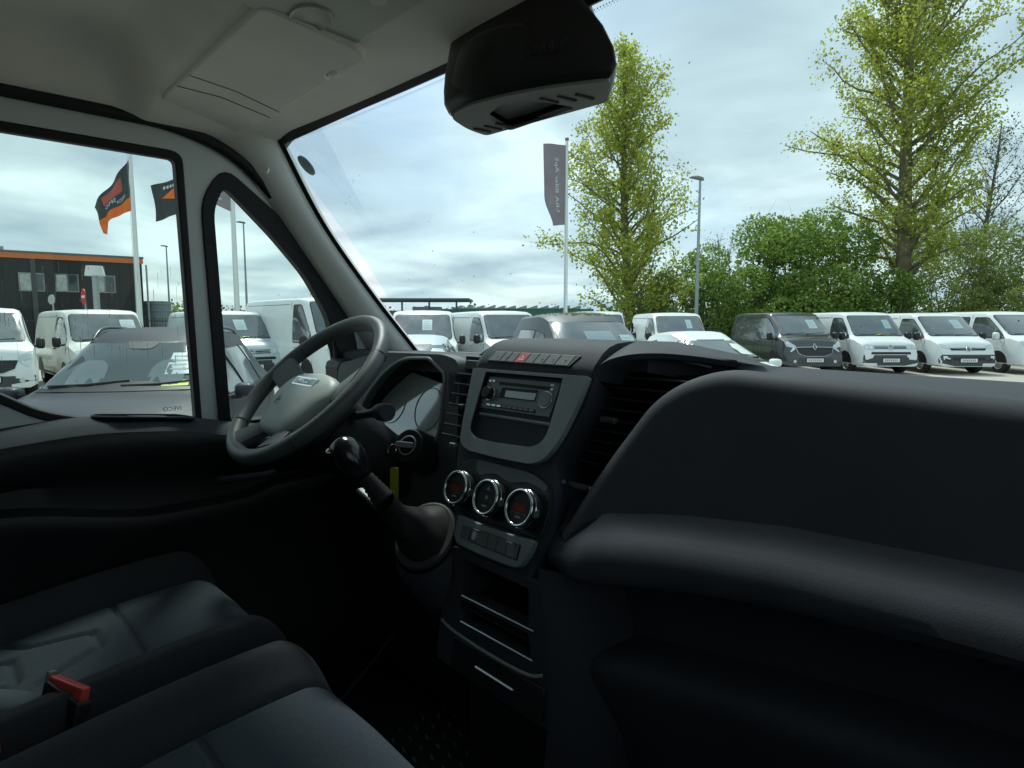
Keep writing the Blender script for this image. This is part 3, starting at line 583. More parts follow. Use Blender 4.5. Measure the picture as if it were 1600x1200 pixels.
kt = prism('key_tag', Frame(ig+Vector((-.035, -.02, -.075)), (.9, .25, .1), (-.1, .1, 1)), rrect(-.011, -.045, .011, .03, .006), 0, .002, mat('yellow tag', (.42, .42, .03), .6)); tag(kt, 'yellow key tag hanging below the ignition lock behind the gear lever', 'key tag')
# ================================================================== GEAR LEVER
gl = root('gear_lever', (-.21, .6, 1.33), 'black gear lever with pear-shaped knob and creased boot on the dash', 'gear lever')
gk = Vector((-.290, .500, 1.478)); gb = Vector((-.222, .560, 1.365)); gd = (gb-gk).normalized()
gp = lambda d: gk+gd*d
tube('lever_knob', [gp(x) for x in (-.030, -.0285, -.024, -.012, .0, .014, .028, .042, .052)], [.001, .010, .018, .0255, .0275, .0265, .0225, .0165, .0125], GLOSS, gl, seg=28, smooth=180)
kf = Frame(gp(-.027), Vector((1, .2, .1)), (0, 1, .3)); tube('knob_inlay', [gp(-.0135)+ (kf.U*math.cos(a)+kf.V*math.sin(a))*.0235 for a in np.linspace(0, 2*math.pi, 26, endpoint=False)], .0012, SILV, gl, seg=6, closed=True)
zz = np.linspace(.05, .10, 13); tube('lever_gaiter', [gp(d) for d in zz], [.0120+.0016*(i % 2)+.0005*i for i in range(13)], mat('matt gaiter', (.008, .008, .009), .85), gl, seg=18)
base = Vector((-.212, .604, 1.337)); BT = Frame(base, (.93, .35, 0), (-.25, .62, .75))
secs = []
for i, t in enumerate(np.linspace(0, 1, 22)):
    cc = gp(.10)*(1-t)+base*t + Vector((0, 0, -.012*math.sin(math.pi*t))); r = .0185+.034*t**1.9; wv = .0065*t**.5*(1-.6*t)
    secs.append([cc+BT.U*math.cos(a)*(r+wv*math.sin(9*t+2.2*math.cos(a)+1.3*math.sin(3*a)))+BT.V*math.sin(a)*(r*1.05+wv*math.sin(11*t+2*math.sin(2*a)+a)) for a in np.linspace(0, 2*math.pi, 36, endpoint=False)])
loft('boot', secs, mat('boot vinyl', (.007, .0075, .008), .62, spec=.18, bump=.3, bscale=300, bdist=.001), gl, closed=True, smooth=180)
prism('boot_frame', BT, [(u, v*1.08) for u, v in circ(.0, -.005, .058, 30)], -.02, .003, RUB, gl, bevel=.006, seg=3, smooth=40)
loft('lever_console', [[base+BT.U*math.cos(a)*r*1.02+BT.V*math.sin(a)*r*1.1+d for a in np.linspace(0, 2*math.pi, 28, endpoint=False)] for r, d in ((.057, Vector((0, 0, -.012))), (.066, Vector((.0, .01, -.03))), (.066, Vector((.015, .05, -.09))), (.05, Vector((.03, .09, -.16))))], DASH, gl, closed=True, smooth=60)
pl_ = box('hand_brake_lever', (-.335, .585, 1.36), (.14, .016, .010), SILV, None, rot=Matrix.Rotation(R(14), 3, 'Y'), bevel=.003); tag(pl_, 'slim pale metal lever bar behind the gear lever boot', 'lever')

# ================================================================== SEATS
def seat(cx, label, group, grooves, first=True):
    rt = root('seat', (cx, .1, .82), label, 'seat', group); W2 = .232; yf = .405
    nx, ny = 93, 150
    us = np.linspace(-W2, W2, nx); L_ = np.linspace(0, 1, ny)
    def path(l):                                                     # along the cushion from back to the front roll
        s = l*.86
        if s < .62: return -.27+s, 0.0, 0
        a = (s-.62)/.24
        return .35 + .062*math.sin(a*1.6), -.062*(1-math.cos(a*1.6))*1.25, a
    G = {}
    for i, l in enumerate(L_):
        y, dz, a = path(l)
        for j, u in enumerate(us):
            au = abs(u)/W2
            bol = .040*smoothstep((au-.52)/.3) - .055*smoothstep((au-.86)/.14)**2
            h = 1.128 + .055*smoothstep((y+.27)/.62) + dz + bol*(1-.5*a) + .006*math.cos(u*9)*(1-au)
            g = 0
            for (sx, wd, dp) in ((.56, .006, .010),): g = max(g, dp*math.exp(-((au-sx)*W2/wd)**2))
            g = max(g, .010*math.exp(-((y-.215)/.005)**2)*(au < .56))
            for pts in grooves:
                d = 9
                for (p, q) in zip(pts[:-1], pts[1:]):
                    vx, vy = q[0]-p[0], q[1]-p[1]; t = max(0, min(1, ((u-p[0])*vx+(y-p[1])*vy)/(vx*vx+vy*vy))); d = min(d, math.hypot(u-p[0]-t*vx, y-p[1]-t*vy))
                g = max(g, .009*math.exp(-(d/.0065)**4))
            shrink = 1-.05*a*a
            G[i, j] = (cx+u*shrink, y, h-g)
    def patch(nm, i0, i1, j0, j1, m):
        rows = [[G[i, j] for j in range(j0, j1+1)] for i in range(i0, i1+1)]; return loft(nm, rows, m, rt, smooth=180)
    jl = int(round((1-.56)/2*(nx-1))); jr = nx-1-jl; im = next(i for i, l in enumerate(L_) if path(l)[0] > .215)
    patch('side_bolster', 0, ny-1, 0, jl, FABS); patch('side_bolster', 0, ny-1, jr, nx-1, FABS)
    patch('seat_insert', 0, im, jl, jr, FABC); patch('front_panel', im, ny-1, jl, jr, FABC)
    bx = [[(cx+s*(W2-.004), y, z) for y, z in ((-.27, 1.08), (.30, 1.10), (.385, 1.10), (.39, 1.04), (.30, .98), (-.27, .98))] for s in (-1, -.5, .5, 1)]
    loft('seat_base', bx, FABS, rt, closed=True, caps=True); box('seat_box', (cx, .05, .89), (.40, .5, .2), DARK, rt, bevel=.02)
    bk = []
    for z in np.linspace(1.10, 1.75, 12):
        yb = -.27-.22*(z-1.1); ww = .225-.03*max(0, (z-1.5)/.25); bk.append([(cx+ww*math.cos(a), yb-.03+.06*math.sin(a)*(1 if math.sin(a) < 0 else 1-.25*math.cos(a)**2*0), z) for a in np.linspace(0, 2*math.pi, 28, endpoint=False)])
    loft('backrest', bk, FABS, rt, closed=True, caps=True, smooth=60, bevel=.02)
    return rt
gd_ = [[(-.125, .05), (-.07, .085), (-.03, .17), (.03, .17), (.07, .085), (.125, .05)], [(-.12, -.06), (-.07, -.02), (-.04, .06), (.04, .06), (.07, -.02), (.12, -.06)], [(-.11, -.15), (-.06, -.11), (-.03, -.05), (.03, -.05), (.06, -.11), (.11, -.15)]]
seat(-.537, 'driver seat of dark grey cloth beyond the red belt buckle', 'cab seats', gd_)
seat(-.035, 'middle passenger seat of dark grey cloth, nearest in the frame', 'cab seats', gd_)
bk_ = root('belt_buckle', (-.325, .10, 1.1), 'black belt buckle with a red press button between the seats', 'belt buckle')
BB = Frame((-.345, .105, 1.195), (.85, .45, -.1), (-.2, .25, .95))
prism('buckle_body', BB, rpoly([(-.035, -.09), (.03, -.09), (.036, .0), (-.032, .012)], .006), -.012, .012, DARK, bk_, bevel=.004, smooth=40)
box('press_button', BB(.002, .008, 0), (.062, .014, .018), REDP, bk_, rot=Matrix((BB.U, BB.N*-1, BB.V)).transposed(), bevel=.003)
box('latch_slot', BB(-.034, .014, 0), (.006, .012, .012), SILV, bk_, rot=Matrix((BB.U, BB.N*-1, BB.V)).transposed())
b2 = box('belt_buckle', (-.30, .005, 1.185), (.03, .05, .02), REDP, None, bevel=.004); tag(b2, 'second red buckle button at the left picture edge', 'belt buckle')
bp_ = crom([(-.47, -.08, 1.170), (-.41, .01, 1.185), (-.355, .07, 1.178), (-.32, .10, 1.14)], 6); wv_ = Vector((.012, -.011, -.016))
wb = loft('belt_webbing', [[p-wv_, p+wv_] for p in bp_], mat('grey belt webbing', (.10, .125, .145), .9, bump=.4, bscale=600), None, smooth=180, solid=.0015); tag(wb, 'grey seat belt strap beside the red buckle between the seats', 'seat belt')
# ---- floor things
cbl = tube('floor_cable', crom([(-.62, .86, 1.02), (-.60, .80, .97), (-.57, .72, .93), (-.53, .62, .90), (-.46, .50, .88)], 8), .004, DASH, None, seg=8); tag(cbl, 'thin dark cable curving down beside the driver seat', 'cable')
mt = root('floor_mat', (-.2, .75, .79), 'black rubber floor mat with raised tread under the dash', 'floor mat')
box('mat_sheet', (-.22, .72, .797), (.62, .55, .012), FLOORM, mt, bevel=.004)
me_ = None
TR = mat('highlight-toned rubber tread', (.20, .20, .21), .2, spec=1)  # tread coloured pale and glossy to stand in for highlights on the bars
for i in range(12):
    for j in range(14):
        p = (-.46+.04*i+(.02 if j % 2 else 0), .52+.03*j, .8045)
        if me_ is None:
            t_ = box('tread_bar', (0, 0, 0), (.016, .005, .003), TR, mt, bevel=.001); me_ = t_.data; me_.transform(Matrix.Translation(ORG[mt.name])); o = t_
        else:
            o = bpy.data.objects.new('tread_bar', me_); COL.objects.link(o); o.parent = mt
            b = o.modifiers.new('b', 'BEVEL'); b.width = .001
        o.location = Vector(p)-ORG[mt.name]; o.rotation_euler = (0, 0, R(-18))
pf = box('foot_plate', (-.10, .93, .83), (.16, .10, .05), mat('scuffed grey plate', (.10, .10, .095), .6, var=.5, vscale=30), None, bevel=.008, rot=Matrix.Rotation(R(25), 3, 'X')); tag(pf, 'scuffed grey plate on the floor below the console', 'plate')
# ================================================================== THE CAR LOT (lot axes: a to the right along the rows, b away from the van)
LF_ = Vector((-math.sin(YAW), math.cos(YAW), 0)); LR_ = Vector((math.cos(YAW), math.sin(YAW), 0)); LO = Vector((CAM.x, CAM.y, 0))
def lot(a, b, z=0): return LO + LR_*a + LF_*b + Vector((0, 0, z))
def heading(deg): t = R(deg); return -(LF_*math.cos(t) + LR_*math.sin(t))
def lotrot(): return math.atan2(LR_.y, LR_.x)
def ground_mat():
    m = mat('gravelled concrete', (.40, .375, .325), .95, var=.18, vscale=.35, bump=.5, bscale=25, bdist=.01); return m
def sheet(name, pts, z, m, kind='structure'):
    o = mesh(name, [lot(a, b, z) for a, b in pts], [tuple(range(len(pts)))], m); tag(o, kind=kind); return o
sheet('ground', [(-1500, -1500), (1500, -1500), (1500, 1500), (-1500, 1500)], -.02, mat('field grass', (.09, .12, .045), 1, var=.25, vscale=.05))
sheet('car_lot', [(-60, -30), (60, -30), (60, 25.6), (8, 25.6), (8, 23.2), (-16, 23.2), (-16, 38), (-60, 30)], 0, ground_mat())
sheet('grass_verge', [(-15, 24.0), (8, 24.0), (8, 26.0), (60, 26.0), (60, 60), (-15, 60)], .004, mat('verge grass', (.07, .13, .02), 1, var=.35, vscale=1.5))
sheet('wet_track', [(-40, 9), (-6, 6), (-6, 12), (-40, 17)], .004, mat('worn gravel', (.20, .19, .165), .9, var=.3, vscale=.8))

# ------------------------------------------------------------------ vehicles
CARGL = mat('vehicle window glass', (.032, .050, .058), .05, spec=1, coat=.8, var=.6, vscale=2.2)
for m_ in (CARGL,): m_.node_tree.nodes['Principled BSDF'].inputs['Coat IOR'].default_value = 1.9
CARGL2 = mat('pale reflecting glass', (.036, .054, .058), .06, spec=.6, coat=.25)
SEALM = mat('window surround rubber', (.012, .012, .013), .5)
TYRE = mat('tyre rubber', (.014, .014, .015), .8, bump=.3, bscale=40)
RIMM = mat('wheel silver', (.42, .44, .45), .35, metal=.6)
RIMW = mat('white steel wheel', (.55, .58, .58), .4)
LAMP = mat('headlamp glass', (.55, .60, .62), .12, spec=.8, coat=1)
BUMP = mat('grey bumper plastic', (.055, .060, .064), .6, var=.1)
PLATE = mat('number plate', (.72, .74, .75), .4); PAPER = mat('price sheet', (.34, .46, .48), .4); YEL = mat('yellow price card', (.62, .66, .12), .5)
PAINT = {'white': mat('white van paint', (.74, .77, .76), .36, coat=.3, var=.04, vscale=2), 'cream': mat('aged white paint', (.70, .70, .63), .35, coat=.4, var=.06, vscale=2),
         'black': mat('graphite van paint', (.035, .04, .042), .25, coat=.8), 'grey': mat('dark grey metallic', (.026, .030, .042), .5, spec=.25, coat=.05),
         'blue': mat('pale blue grey paint', (.50, .57, .60), .28, coat=.6), 'caddy': mat('mid grey paint', (.050, .060, .068), .5, spec=.4, coat=.1, var=.1, vscale=3)}
class Veh:
    def __init__(s, name, label, cat, ref, hdg, st, paint, refx, W, group='vehicles parked on the lot', smooth_body=True):
        """st: stations (x, zb, zs, zt, wb, ws, wt); ref: lot position of the foot of the windscreen"""
        h = heading(hdg); p = lot(*ref) - h*refx; s.root = empty(name, (p.x, p.y, 0), math.atan2(h.y, h.x), label, cat, group)
        s.paint = paint; s.W = W; secs = []
        for (x, zb, zs, zt, wb, ws_, wt) in st:
            e = min(.12, .4*(zt-zs)); e2 = min(.045, .2*(zt-zs)); zm = zb+.55*(zs-zb)
            half = [(0, zb), (wb-.10, zb), (wb-.015, zb+.05), (wb, zb+.14), (max(wb, ws_)+.008, zm), (ws_, zs-.03), (ws_-.006, zs), (ws_+(wt-ws_)*.5+.012, (zs+zt-e)/2), (wt, zt-e), (wt-.035, zt-e2), (wt-.12, zt-.006), (wt*.5, zt+.015), (0, zt+.022)]
            secs.append([(x, y, z) for y, z in half] + [(x, -y, z) for y, z in half[-2:0:-1]])
        if smooth_body:
            cols = list(zip(*secs)); cols = [crom(c, 3) for c in cols]; secs = [list(r) for r in zip(*cols)]
        s.body = loft('body', secs, paint, s.root, closed=True, caps=True, smooth=38)
        me = s.body.data; s.bvh = BVHTree.FromPolygons([v.co for v in me.vertices], [tuple(p.vertices) for p in me.polygons])
    def hit(s, a, b, ax, off):
        if ax == 'F': o, d = Vector((6, a, b)), Vector((-1, 0, 0))
        elif ax == 'L': o, d = Vector((a, 4, b)), Vector((0, -1, 0))
        elif ax == 'R': o, d = Vector((a, -4, b)), Vector((0, 1, 0))
        else: o, d = Vector((a, b, 6)), Vector((0, 0, -1))
        q, n, i, _ = s.bvh.ray_cast(o, d)
        if q is None: return o + d*3.2
        if n.dot(d) > 0: n = -n
        return q + n*off
    def decal(s, name, poly, ax, off, m, parent=None, cuts=2):
        bm = bmesh.new(); vs_ = [bm.verts.new((a, b, 0)) for a, b in poly]; bm.faces.new(vs_); bmesh.ops.triangulate(bm, faces=bm.faces[:])
        for _ in range(cuts): bmesh.ops.subdivide_edges(bm, edges=[e for e in bm.edges if e.calc_length() > .12], cuts=1, use_grid_fill=True); bmesh.ops.triangulate(bm, faces=bm.faces[:])
        for v in bm.verts: v.co = s.hit(v.co.x, v.co.y, ax, off)
        bmesh.ops.recalc_face_normals(bm, faces=bm.faces)
        me = bpy.data.meshes.new(name); bm.to_mesh(me); bm.free(); return link(name, me, m, parent or s.root, smooth=180)
    def glass(s, name, poly, ax, m=None, r=.05, seal=.025, out=.006):
        P = rpoly(poly, r); cx = sum(p[0] for p in P)/len(P); cy = sum(p[1] for p in P)/len(P)
        big = [(cx+(x-cx)*(1+seal/max(.2, abs(x-cx))) , cy+(y-cy)*(1+seal/max(.15, abs(y-cy)))) for x, y in P]
        g = s.decal(name, P, ax, out+.004, m or CARGL); s.decal('window_surround', big, ax, out, SEALM, g); return g
    def line(s, name, pts, ax, w=.008, m=None, off=.004):
        P = [s.hit(a, b, ax, off) for a, b in pts]; return tube(name, P, w, m or SEALM, s.root, seg=5)
    def wheel(s, x, sd, r, rim=None, y=None):
        y = (y or s.W/2-.02)*sd; c = Vector((x, y-.11*sd, r)); t = Vector((0, 1, 0))*sd
        P = [(r*.62, .10), (r*.9, .11), (r*.985, .085), (r, .03), (r, -.06), (r*.9, -.10), (r*.5, -.1)]
        ty = loft('tyre', [[c+t*n+Vector((k*math.cos(a), 0, k*math.sin(a))) for a in np.linspace(0, 2*math.pi, 28, endpoint=False)] for k, n in P], TYRE, s.root, closed=True, smooth=60)
        Q = [(r*.64, .102), (r*.60, .106), (r*.56, .075), (r*.40, .06), (r*.33, .095), (r*.14, .10), (.001, .10)]
        rm = loft('rim', [[c+t*n+Vector((k*math.cos(a), 0, k*math.sin(a))) for a in np.linspace(0, 2*math.pi, 28, endpoint=False)] for k, n in Q], rim or RIMM, ty, closed=True, smooth=40)
        for k in range(10):
            a = k*math.pi/5; q = c+t*.066+Vector((r*.48*math.cos(a), 0, r*.48*math.sin(a))); tube('rim_hole', [q, q+t*.006], r*.06, SEALM, ty, seg=8)
        A = [(x+r*1.16*math.cos(a), r+r*1.16*math.sin(a)) for a in np.linspace(R(-28), R(208), 22)]
        A = [(p, max(q, .34)) for p, q in A]
        s.decal('wheel_arch', A, 'L' if sd > 0 else 'R', .003, SEALM)
    def mirror(s, x, y, z, sd, m, w=.17, h=.22):
        c = Vector((x+.03, sd*(y+.13), z+.02)); n = 14
        secs = [[c+Vector((dx, w/2*k*sd*math.copysign(abs(math.cos(a))**.6, math.cos(a)), h/2*k*math.copysign(abs(math.sin(a))**.6, math.sin(a)))) for a in np.linspace(0, 2*math.pi, n, endpoint=False)] for dx, k in ((-.07, .9), (-.06, 1), (.02, .97), (.07, .75), (.085, .3))]
        o = loft('mirror', secs, m, s.root, closed=True, caps=True, smooth=60); tube('mirror_arm', [Vector((x+.02, sd*(y-.03), z-.05)), c+Vector((0, -.03*sd, -.06))], .025, SEALM, o, seg=8); return o
    def sheet_in(s, y0, y1, z0, z1, m=None, nm='price_sheet'):
        o = s.decal(nm, [(y0, z0), (y1, z0), (y1, z1), (y0, z1)], 'F', .012, m or PAPER)
        if nm == 'price_sheet':
            for k in range(4):
                zz = z1-(z1-z0)*(.2+.2*k); s.decal('print_line', [(y0+.03, zz), (y1-.03-.04*(k % 2), zz), (y1-.03-.04*(k % 2), zz+.012), (y0+.03, zz+.012)], 'F', .0135, GREYP, o, cuts=1)
        return o
def van_st(L=4.95, W=1.9, H=1.95, hdr=1.02, cowl=1.78, cz=1.17, hood=2.26, hz=1.0, nz=.84, zb=.27, wt=.83, rr=0):
    h = W/2; f = L/2
    return [(-f, .36, 1.05, H-.18, h-.07, h-.06, wt-.06), (-f+.06, .30, 1.05, H-.05, h-.02, h-.01, wt-.02), (-f+.4, zb, 1.06, H-.01, h, h, wt), (-.4, zb, 1.06, H, h, h, wt), (hdr-.45, zb, 1.06, H-.003, h, h, wt), (hdr-.12, zb, 1.07, H-.03, h, h, wt-.01), (hdr+.02, zb, 1.07, H-.085, h, h, wt-.025),
            (hdr*.5+cowl*.5, zb, 1.08, (H-.085+cz)/2+.03, h, h-.005, wt-.02), (cowl, zb, cz-.07, cz, h, h-.03, h-.14), (hood*.55+cowl*.45, zb, cz*.5+hz*.5-.06, cz*.45+hz*.55+.02, h-.01, h-.06, h-.2), (hood, zb, hz-.07, hz, h-.03, h-.10, h-.26), (f-.10, zb, nz-.05, nz, h-.07, h-.13, h-.30), (f-.02, zb-.01, .62, .66, h-.10, h-.15, h-.34), (f, zb, .50, .54, h-.14, h-.18, h-.36)]
def van(name, label, ref, hdg, paint, style, W=1.9, H=1.95, L=4.95, sheet=(-.05, .28), yellow=True, rim=None, side_win=False, glassm=None, **kw):
    st = van_st(L=L, W=W, H=H, **kw); cw = kw.get('cowl', 1.78); hd_ = kw.get('hdr', 1.02); cz = kw.get('cz', 1.17); hz = kw.get('hz', 1.0)
    v = Veh(name, label, 'van', ref, hdg, st, PAINT[paint], cw, W); h = W/2; f = L/2
    v.glass('windscreen', [(-h+.17, cz+.035), (h-.17, cz+.035), (h-.24, H-.125), (-h+.24, H-.125)], 'F', glassm, r=.10, seal=.02)
    for sd, ax in ((1, 'L'), (-1, 'R')):
        k = (cw-hd_)/(H-.085-cz)
        x = lambda z, o: cw - (z-cz)*k - o
        wz0, wz1 = 1.13, H-.20
        if style == 'trafic':
            g = [(hd_-.62, wz0+.02), (hd_-.30, wz0-.06), (x(wz0-.04, .20), wz0-.04), (x(wz1, .20), wz1), (hd_-.60, wz1)]
        else: g = [(hd_-.55, wz0), (x(wz0, .16), wz0), (x(wz1, .17), wz1), (hd_-.52, wz1)]
        v.glass('side_window', g, ax, r=.07)
        if style == 'tpillar': v.line('window_bar', [(hd_+.12, wz0), (hd_+.06, wz1)], ax, .014, paint and PAINT[paint], .012)
        if side_win: v.glass('side_window', [(-1.1, wz0+.02), (hd_-.78, wz0+.02), (hd_-.78, wz1), (-1.1, wz1)], ax, r=.06)
        v.line('door_seam', [(hd_-.66, .42), (hd_-.66, H-.12)], ax); v.line('door_seam', [(cw-.02, .5), (cw-.06, 1.05)], ax)
        v.line('belt_crease', [(-f+.2, .98), (cw-.3, .98)], ax, .006, PAINT[paint], .002); v.line('sill_rail', [(-f+.3, H-.17), (hd_-.8, H-.17)], ax, .006, SEALM)
        v.decal('sill_panel', [(-f+.25, .30), (f-1.2, .30), (f-1.2, .40), (-f+.25, .40)], ax, .004, BUMP)
        v.line('handle', [(hd_-.50, 1.0), (hd_-.34, 1.0)], ax, .018, SEALM if paint != 'white' else PAINT[paint], .02)
        v.mirror(cw-.28, h-.02, 1.16, sd, SEALM if style != 'transit' else PAINT[paint], h=.26)
        v.wheel(f-.92, sd, .335, rim); v.wheel(-f+.95, sd, .335, rim)
    def fr(nm, poly, m, off=.006, r=.02, par=None): return v.decal(nm, rpoly(poly, r), 'F', off, m, par)
    def both(nm, poly, m, off=.008, r=.02):
        o = fr(nm, poly, m, off, r); fr(nm, [(-y, z) for y, z in poly][::-1], m, off, r); return o
    if style == 't6':
        fr('bumper', [(-h+.10, .29), (h-.10, .29), (h-.09, .50), (h-.12, .62), (-h+.12, .62), (-h+.09, .50)], BUMP)
        gr = fr('grille', [(-.52, .80), (.52, .80), (.52, .90), (-.52, .90)], SEALM, .008); fr('grille', [(-.62, .64), (.62, .64), (.6, .71), (-.6, .71)], SEALM, .009)
        for z in (.825, .87): fr('grille_bar', [(-.52, z), (.52, z), (.52, z+.012), (-.52, z+.012)], CHROME, .012, .003, gr)
        both('headlight', [(.50, .78), (.80, .80), (.80, .92), (.70, .94), (.50, .91)], LAMP, .010)
        for y in (.60, .72): both('lamp_unit', circ(y, .855, .05, 12), CHROME, .013, 0)
        pts = circ(0, .85, .075, 20); tube('emblem', [v.hit(a, b, 'F', .02) for a, b in pts], .010, CHROME, v.root, seg=6, closed=True)
        for a, b, c, d in ((-.045, .88, -.015, .80), (-.015, .80, 0, .85), (0, .85, .015, .80), (.015, .80, .045, .88)): tube('emblem_stroke', [v.hit(a, b, 'F', .02), v.hit(c, d, 'F', .02)], .007, CHROME, v.root, seg=5)
    elif style == 'trafic':
        gr = fr('grille', [(-.50, .66), (-.30, .58), (.30, .58), (.50, .66), (.58, .84), (-.58, .84)], SEALM, .008)
        for k in range(4): fr('grille_bar', [(-.46+.0*k, .63+.045*k), (.46, .63+.045*k), (.46, .64+.045*k), (-.46, .64+.045*k)], BUMP, .012, .002, gr)
        tube('grille_chrome', [v.hit(a, b, 'F', .014) for a, b in ((-.60, .845), (-.3, .855), (0, .86), (.3, .855), (.60, .845))], .012, CHROME, v.root, seg=6)
        tube('grille_chrome', [v.hit(a, b, 'F', .014) for a, b in ((-.58, .83), (-.51, .66), (-.30, .58), (.30, .58), (.51, .66), (.58, .83))], .008, CHROME, v.root, seg=6)
        both('headlight', [(.56, .80), (.84, .88), (.86, 1.02), (.78, 1.03), (.58, .90)], LAMP, .010); both('lamp_strip', [(.60, .80), (.74, .70), (.77, .72), (.66, .84)], CHROME, .012)
        fr('bumper', [(-h+.10, .29), (h-.10, .29), (h-.09, .52), (-h+.09, .52)], BUMP); both('fog_lamp', circ(.62, .42, .05, 12), LAMP, .012, 0)
        dm = [(0, .96), (.06, .86), (0, .76), (-.06, .86)]; dmi = [(y*.5, .86+(z-.86)*.5) for y, z in dm]
        tube('emblem', [v.hit(a, b, 'F', .025) for a, b in dm], .014, CHROME, v.root, seg=6, closed=True)
    elif style == 'vivaro':
        fr('bumper', [(-h+.10, .28), (h-.10, .28), (h-.06, .50), (h-.14, .64), (h-.30, .58), (-h+.30, .58), (-h+.14, .64), (-h+.06, .50)], BUMP)
        gr = fr('grille', [(-.52, .76), (.52, .76), (.58, .84), (-.58, .84)], SEALM, .008)
        tube('grille_chrome', [v.hit(a, b, 'F', .014) for a, b in ((-.58, .835), (-.12, .80), (.12, .80), (.58, .835))], .009, CHROME, v.root, seg=6)
        tube('emblem', [v.hit(a, b, 'F', .02) for a, b in circ(0, .80, .07, 18)], .010, CHROME, v.root, seg=6, closed=True); tube('emblem_stroke', [v.hit(-.09, .795, 'F', .02), v.hit(.09, .805, 'F', .02)], .008, CHROME, v.root, seg=5)
        both('headlight', [(.54, .80), (.78, .86), (.83, .95), (.76, .96), (.54, .87)], LAMP, .010)
        for y in (.62, .72): both('lamp_unit', circ(y, .865, .035, 12), CHROME, .013, 0)
        both('fog_surround', [(.55, .40), (.74, .48), (.74, .53), (.55, .46)], SEALM, .010); fr('grille', [(-.5, .46), (.5, .46), (.5, .55), (-.5, .55)], SEALM, .009)
    elif style == 'transit':
        fr('bumper', [(-h+.20, .28), (h-.20, .28), (h-.14, .40), (-h+.14, .40)], BUMP)
        gr = fr('grille', [(-.40, .52), (.40, .52), (.50, .84), (-.50, .84)], SEALM, .008)
        for k in range(4): fr('grille_bar', [(-.44, .56+.07*k), (.44, .56+.07*k), (.44, .59+.07*k), (-.44, .59+.07*k)], CHROME, .012, .002, gr)
        both('headlight', [(.48, .78), (.74, .84), (.84, 1.02), (.76, 1.04), (.52, .90)], LAMP, .010)
    else:
        fr('bumper', [(-h+.10, .29), (h-.10, .29), (h-.09, .56), (-h+.09, .56)], BUMP); fr('grille', [(-.55, .68), (.55, .68), (.6, .84), (-.6, .84)], SEALM, .008)
        both('headlight', [(.55, .74), (.80, .82), (.84, .98), (.76, 1.0), (.56, .88)], LAMP, .010)
    pl = fr('number_plate', [(-.26, .40), (.26, .40), (.26, .51), (-.26, .51)], PLATE, .016, .008); fr('plate_frame', [(-.29, .38), (.29, .38), (.29, .53), (-.29, .53)], SEALM, .013, .01, pl)
    for k in range(7): fr('plate_character', [(-.20+.06*k, .425), (-.165+.06*k, .425), (-.165+.06*k, .485), (-.20+.06*k, .485)], GREYP, .019, .002, pl)
    if sheet: v.sheet_in(sheet[0], sheet[1], 1.42, 1.70)
    if yellow: v.sheet_in(-.1, .32, cz+.05, cz+.11, YEL, 'price_card')
    v.line('wiper', [(-.6, cz+.05), (0, cz+.075)], 'F', .010, None, .016); v.line('wiper', [(.02, cz+.05), (.6, cz+.08)], 'F', .010, None, .016)
    tube('antenna', [v.hit(hd_-.25, .1, 'T', 0), v.hit(hd_-.25, .1, 'T', 0)+Vector((-.06, 0, .16))], .006, SEALM, v.root, seg=5)
    return v
# right hand row, all facing the track
van('parked_van', 'graphite van with chrome grille and diamond badge, darkest van of the right row', (9.4, 20.1), 0, 'black', 'trafic', hdr=.85, cowl=1.80, cz=1.20, hz=1.06, nz=.88, side_win=False, sheet=(.22, .50), yellow=False)
van('parked_van', 'white van with grey bumper and round badge, beside the graphite van', (11.75, 20.1), 0, 'white', 't6', sheet=(.30, .52), rim=RIMM)
van('parked_van', 'white van with black lower bumper and narrow grille, below the big tree trunk', (14.1, 20.0), 0, 'white', 'vivaro', H=1.92, hdr=.92, cowl=1.80, sheet=(.16, .46), yellow=False, rim=RIMM)
van('parked_van', 'white van with white mirrors and rear side window at the right picture edge', (16.65, 20.0), 0, 'white', 'transit', H=1.97, hdr=.85, cowl=1.82, cz=1.2, hz=1.08, side_win=True, yellow=False, rim=RIMM, sheet=None)
van('parked_van', 'white van left of the graphite van, behind a white car roof', (5.5, 20.2), 0, 'white', 'plain', H=1.93, hdr=.92, cowl=1.80, sheet=(.2, .38), yellow=False)
van('parked_van', 'white van mostly hidden behind the mossy grey van', (2.9, 20.2), 0, 'white', 'plain', H=1.98, sheet=None, yellow=False)
van('parked_van', 'white panel van beside the iron fence, left of the mossy grey van', (.12, 17.4), -21, 'white', 't6', sheet=None, yellow=False)
van('parked_van', 'white van with yellow card, nearest right of the windscreen pillar', (-2.35, 16.4), -6, 'white', 'plain', H=1.95, hdr=.92, cowl=1.80, sheet=(.0, .26), yellow=True)
van('parked_van', 'tall white panel van with black mirror seen through the quarter light', (-4.25, 16.4), -42, 'white', 'plain', W=2.05, H=2.28, L=5.4, hdr=1.5, cowl=2.12, cz=1.32, hood=2.52, hz=1.1, nz=.9, wt=.95, sheet=None, yellow=False, rim=RIMW)
van('parked_van', 'pale blue grey van behind the upright between door window and quarter light', (-7.35, 17.2), -42, 'blue', 't6', sheet=(-.1, .2), yellow=True)
van('parked_van', 'cream white van with price sheet, in front of the dark building', (-9.75, 15.3), -45, 'cream', 'tpillar', sheet=(.30, .62), yellow=False)
van('parked_van', 'white van with black bumper cut off by the left picture edge', (-11.35, 13.4), -42, 'white', 'trafic', H=1.97, hdr=.85, cowl=1.80, cz=1.20, hz=1.06, sheet=(-.3, 0), rim=RIMM)

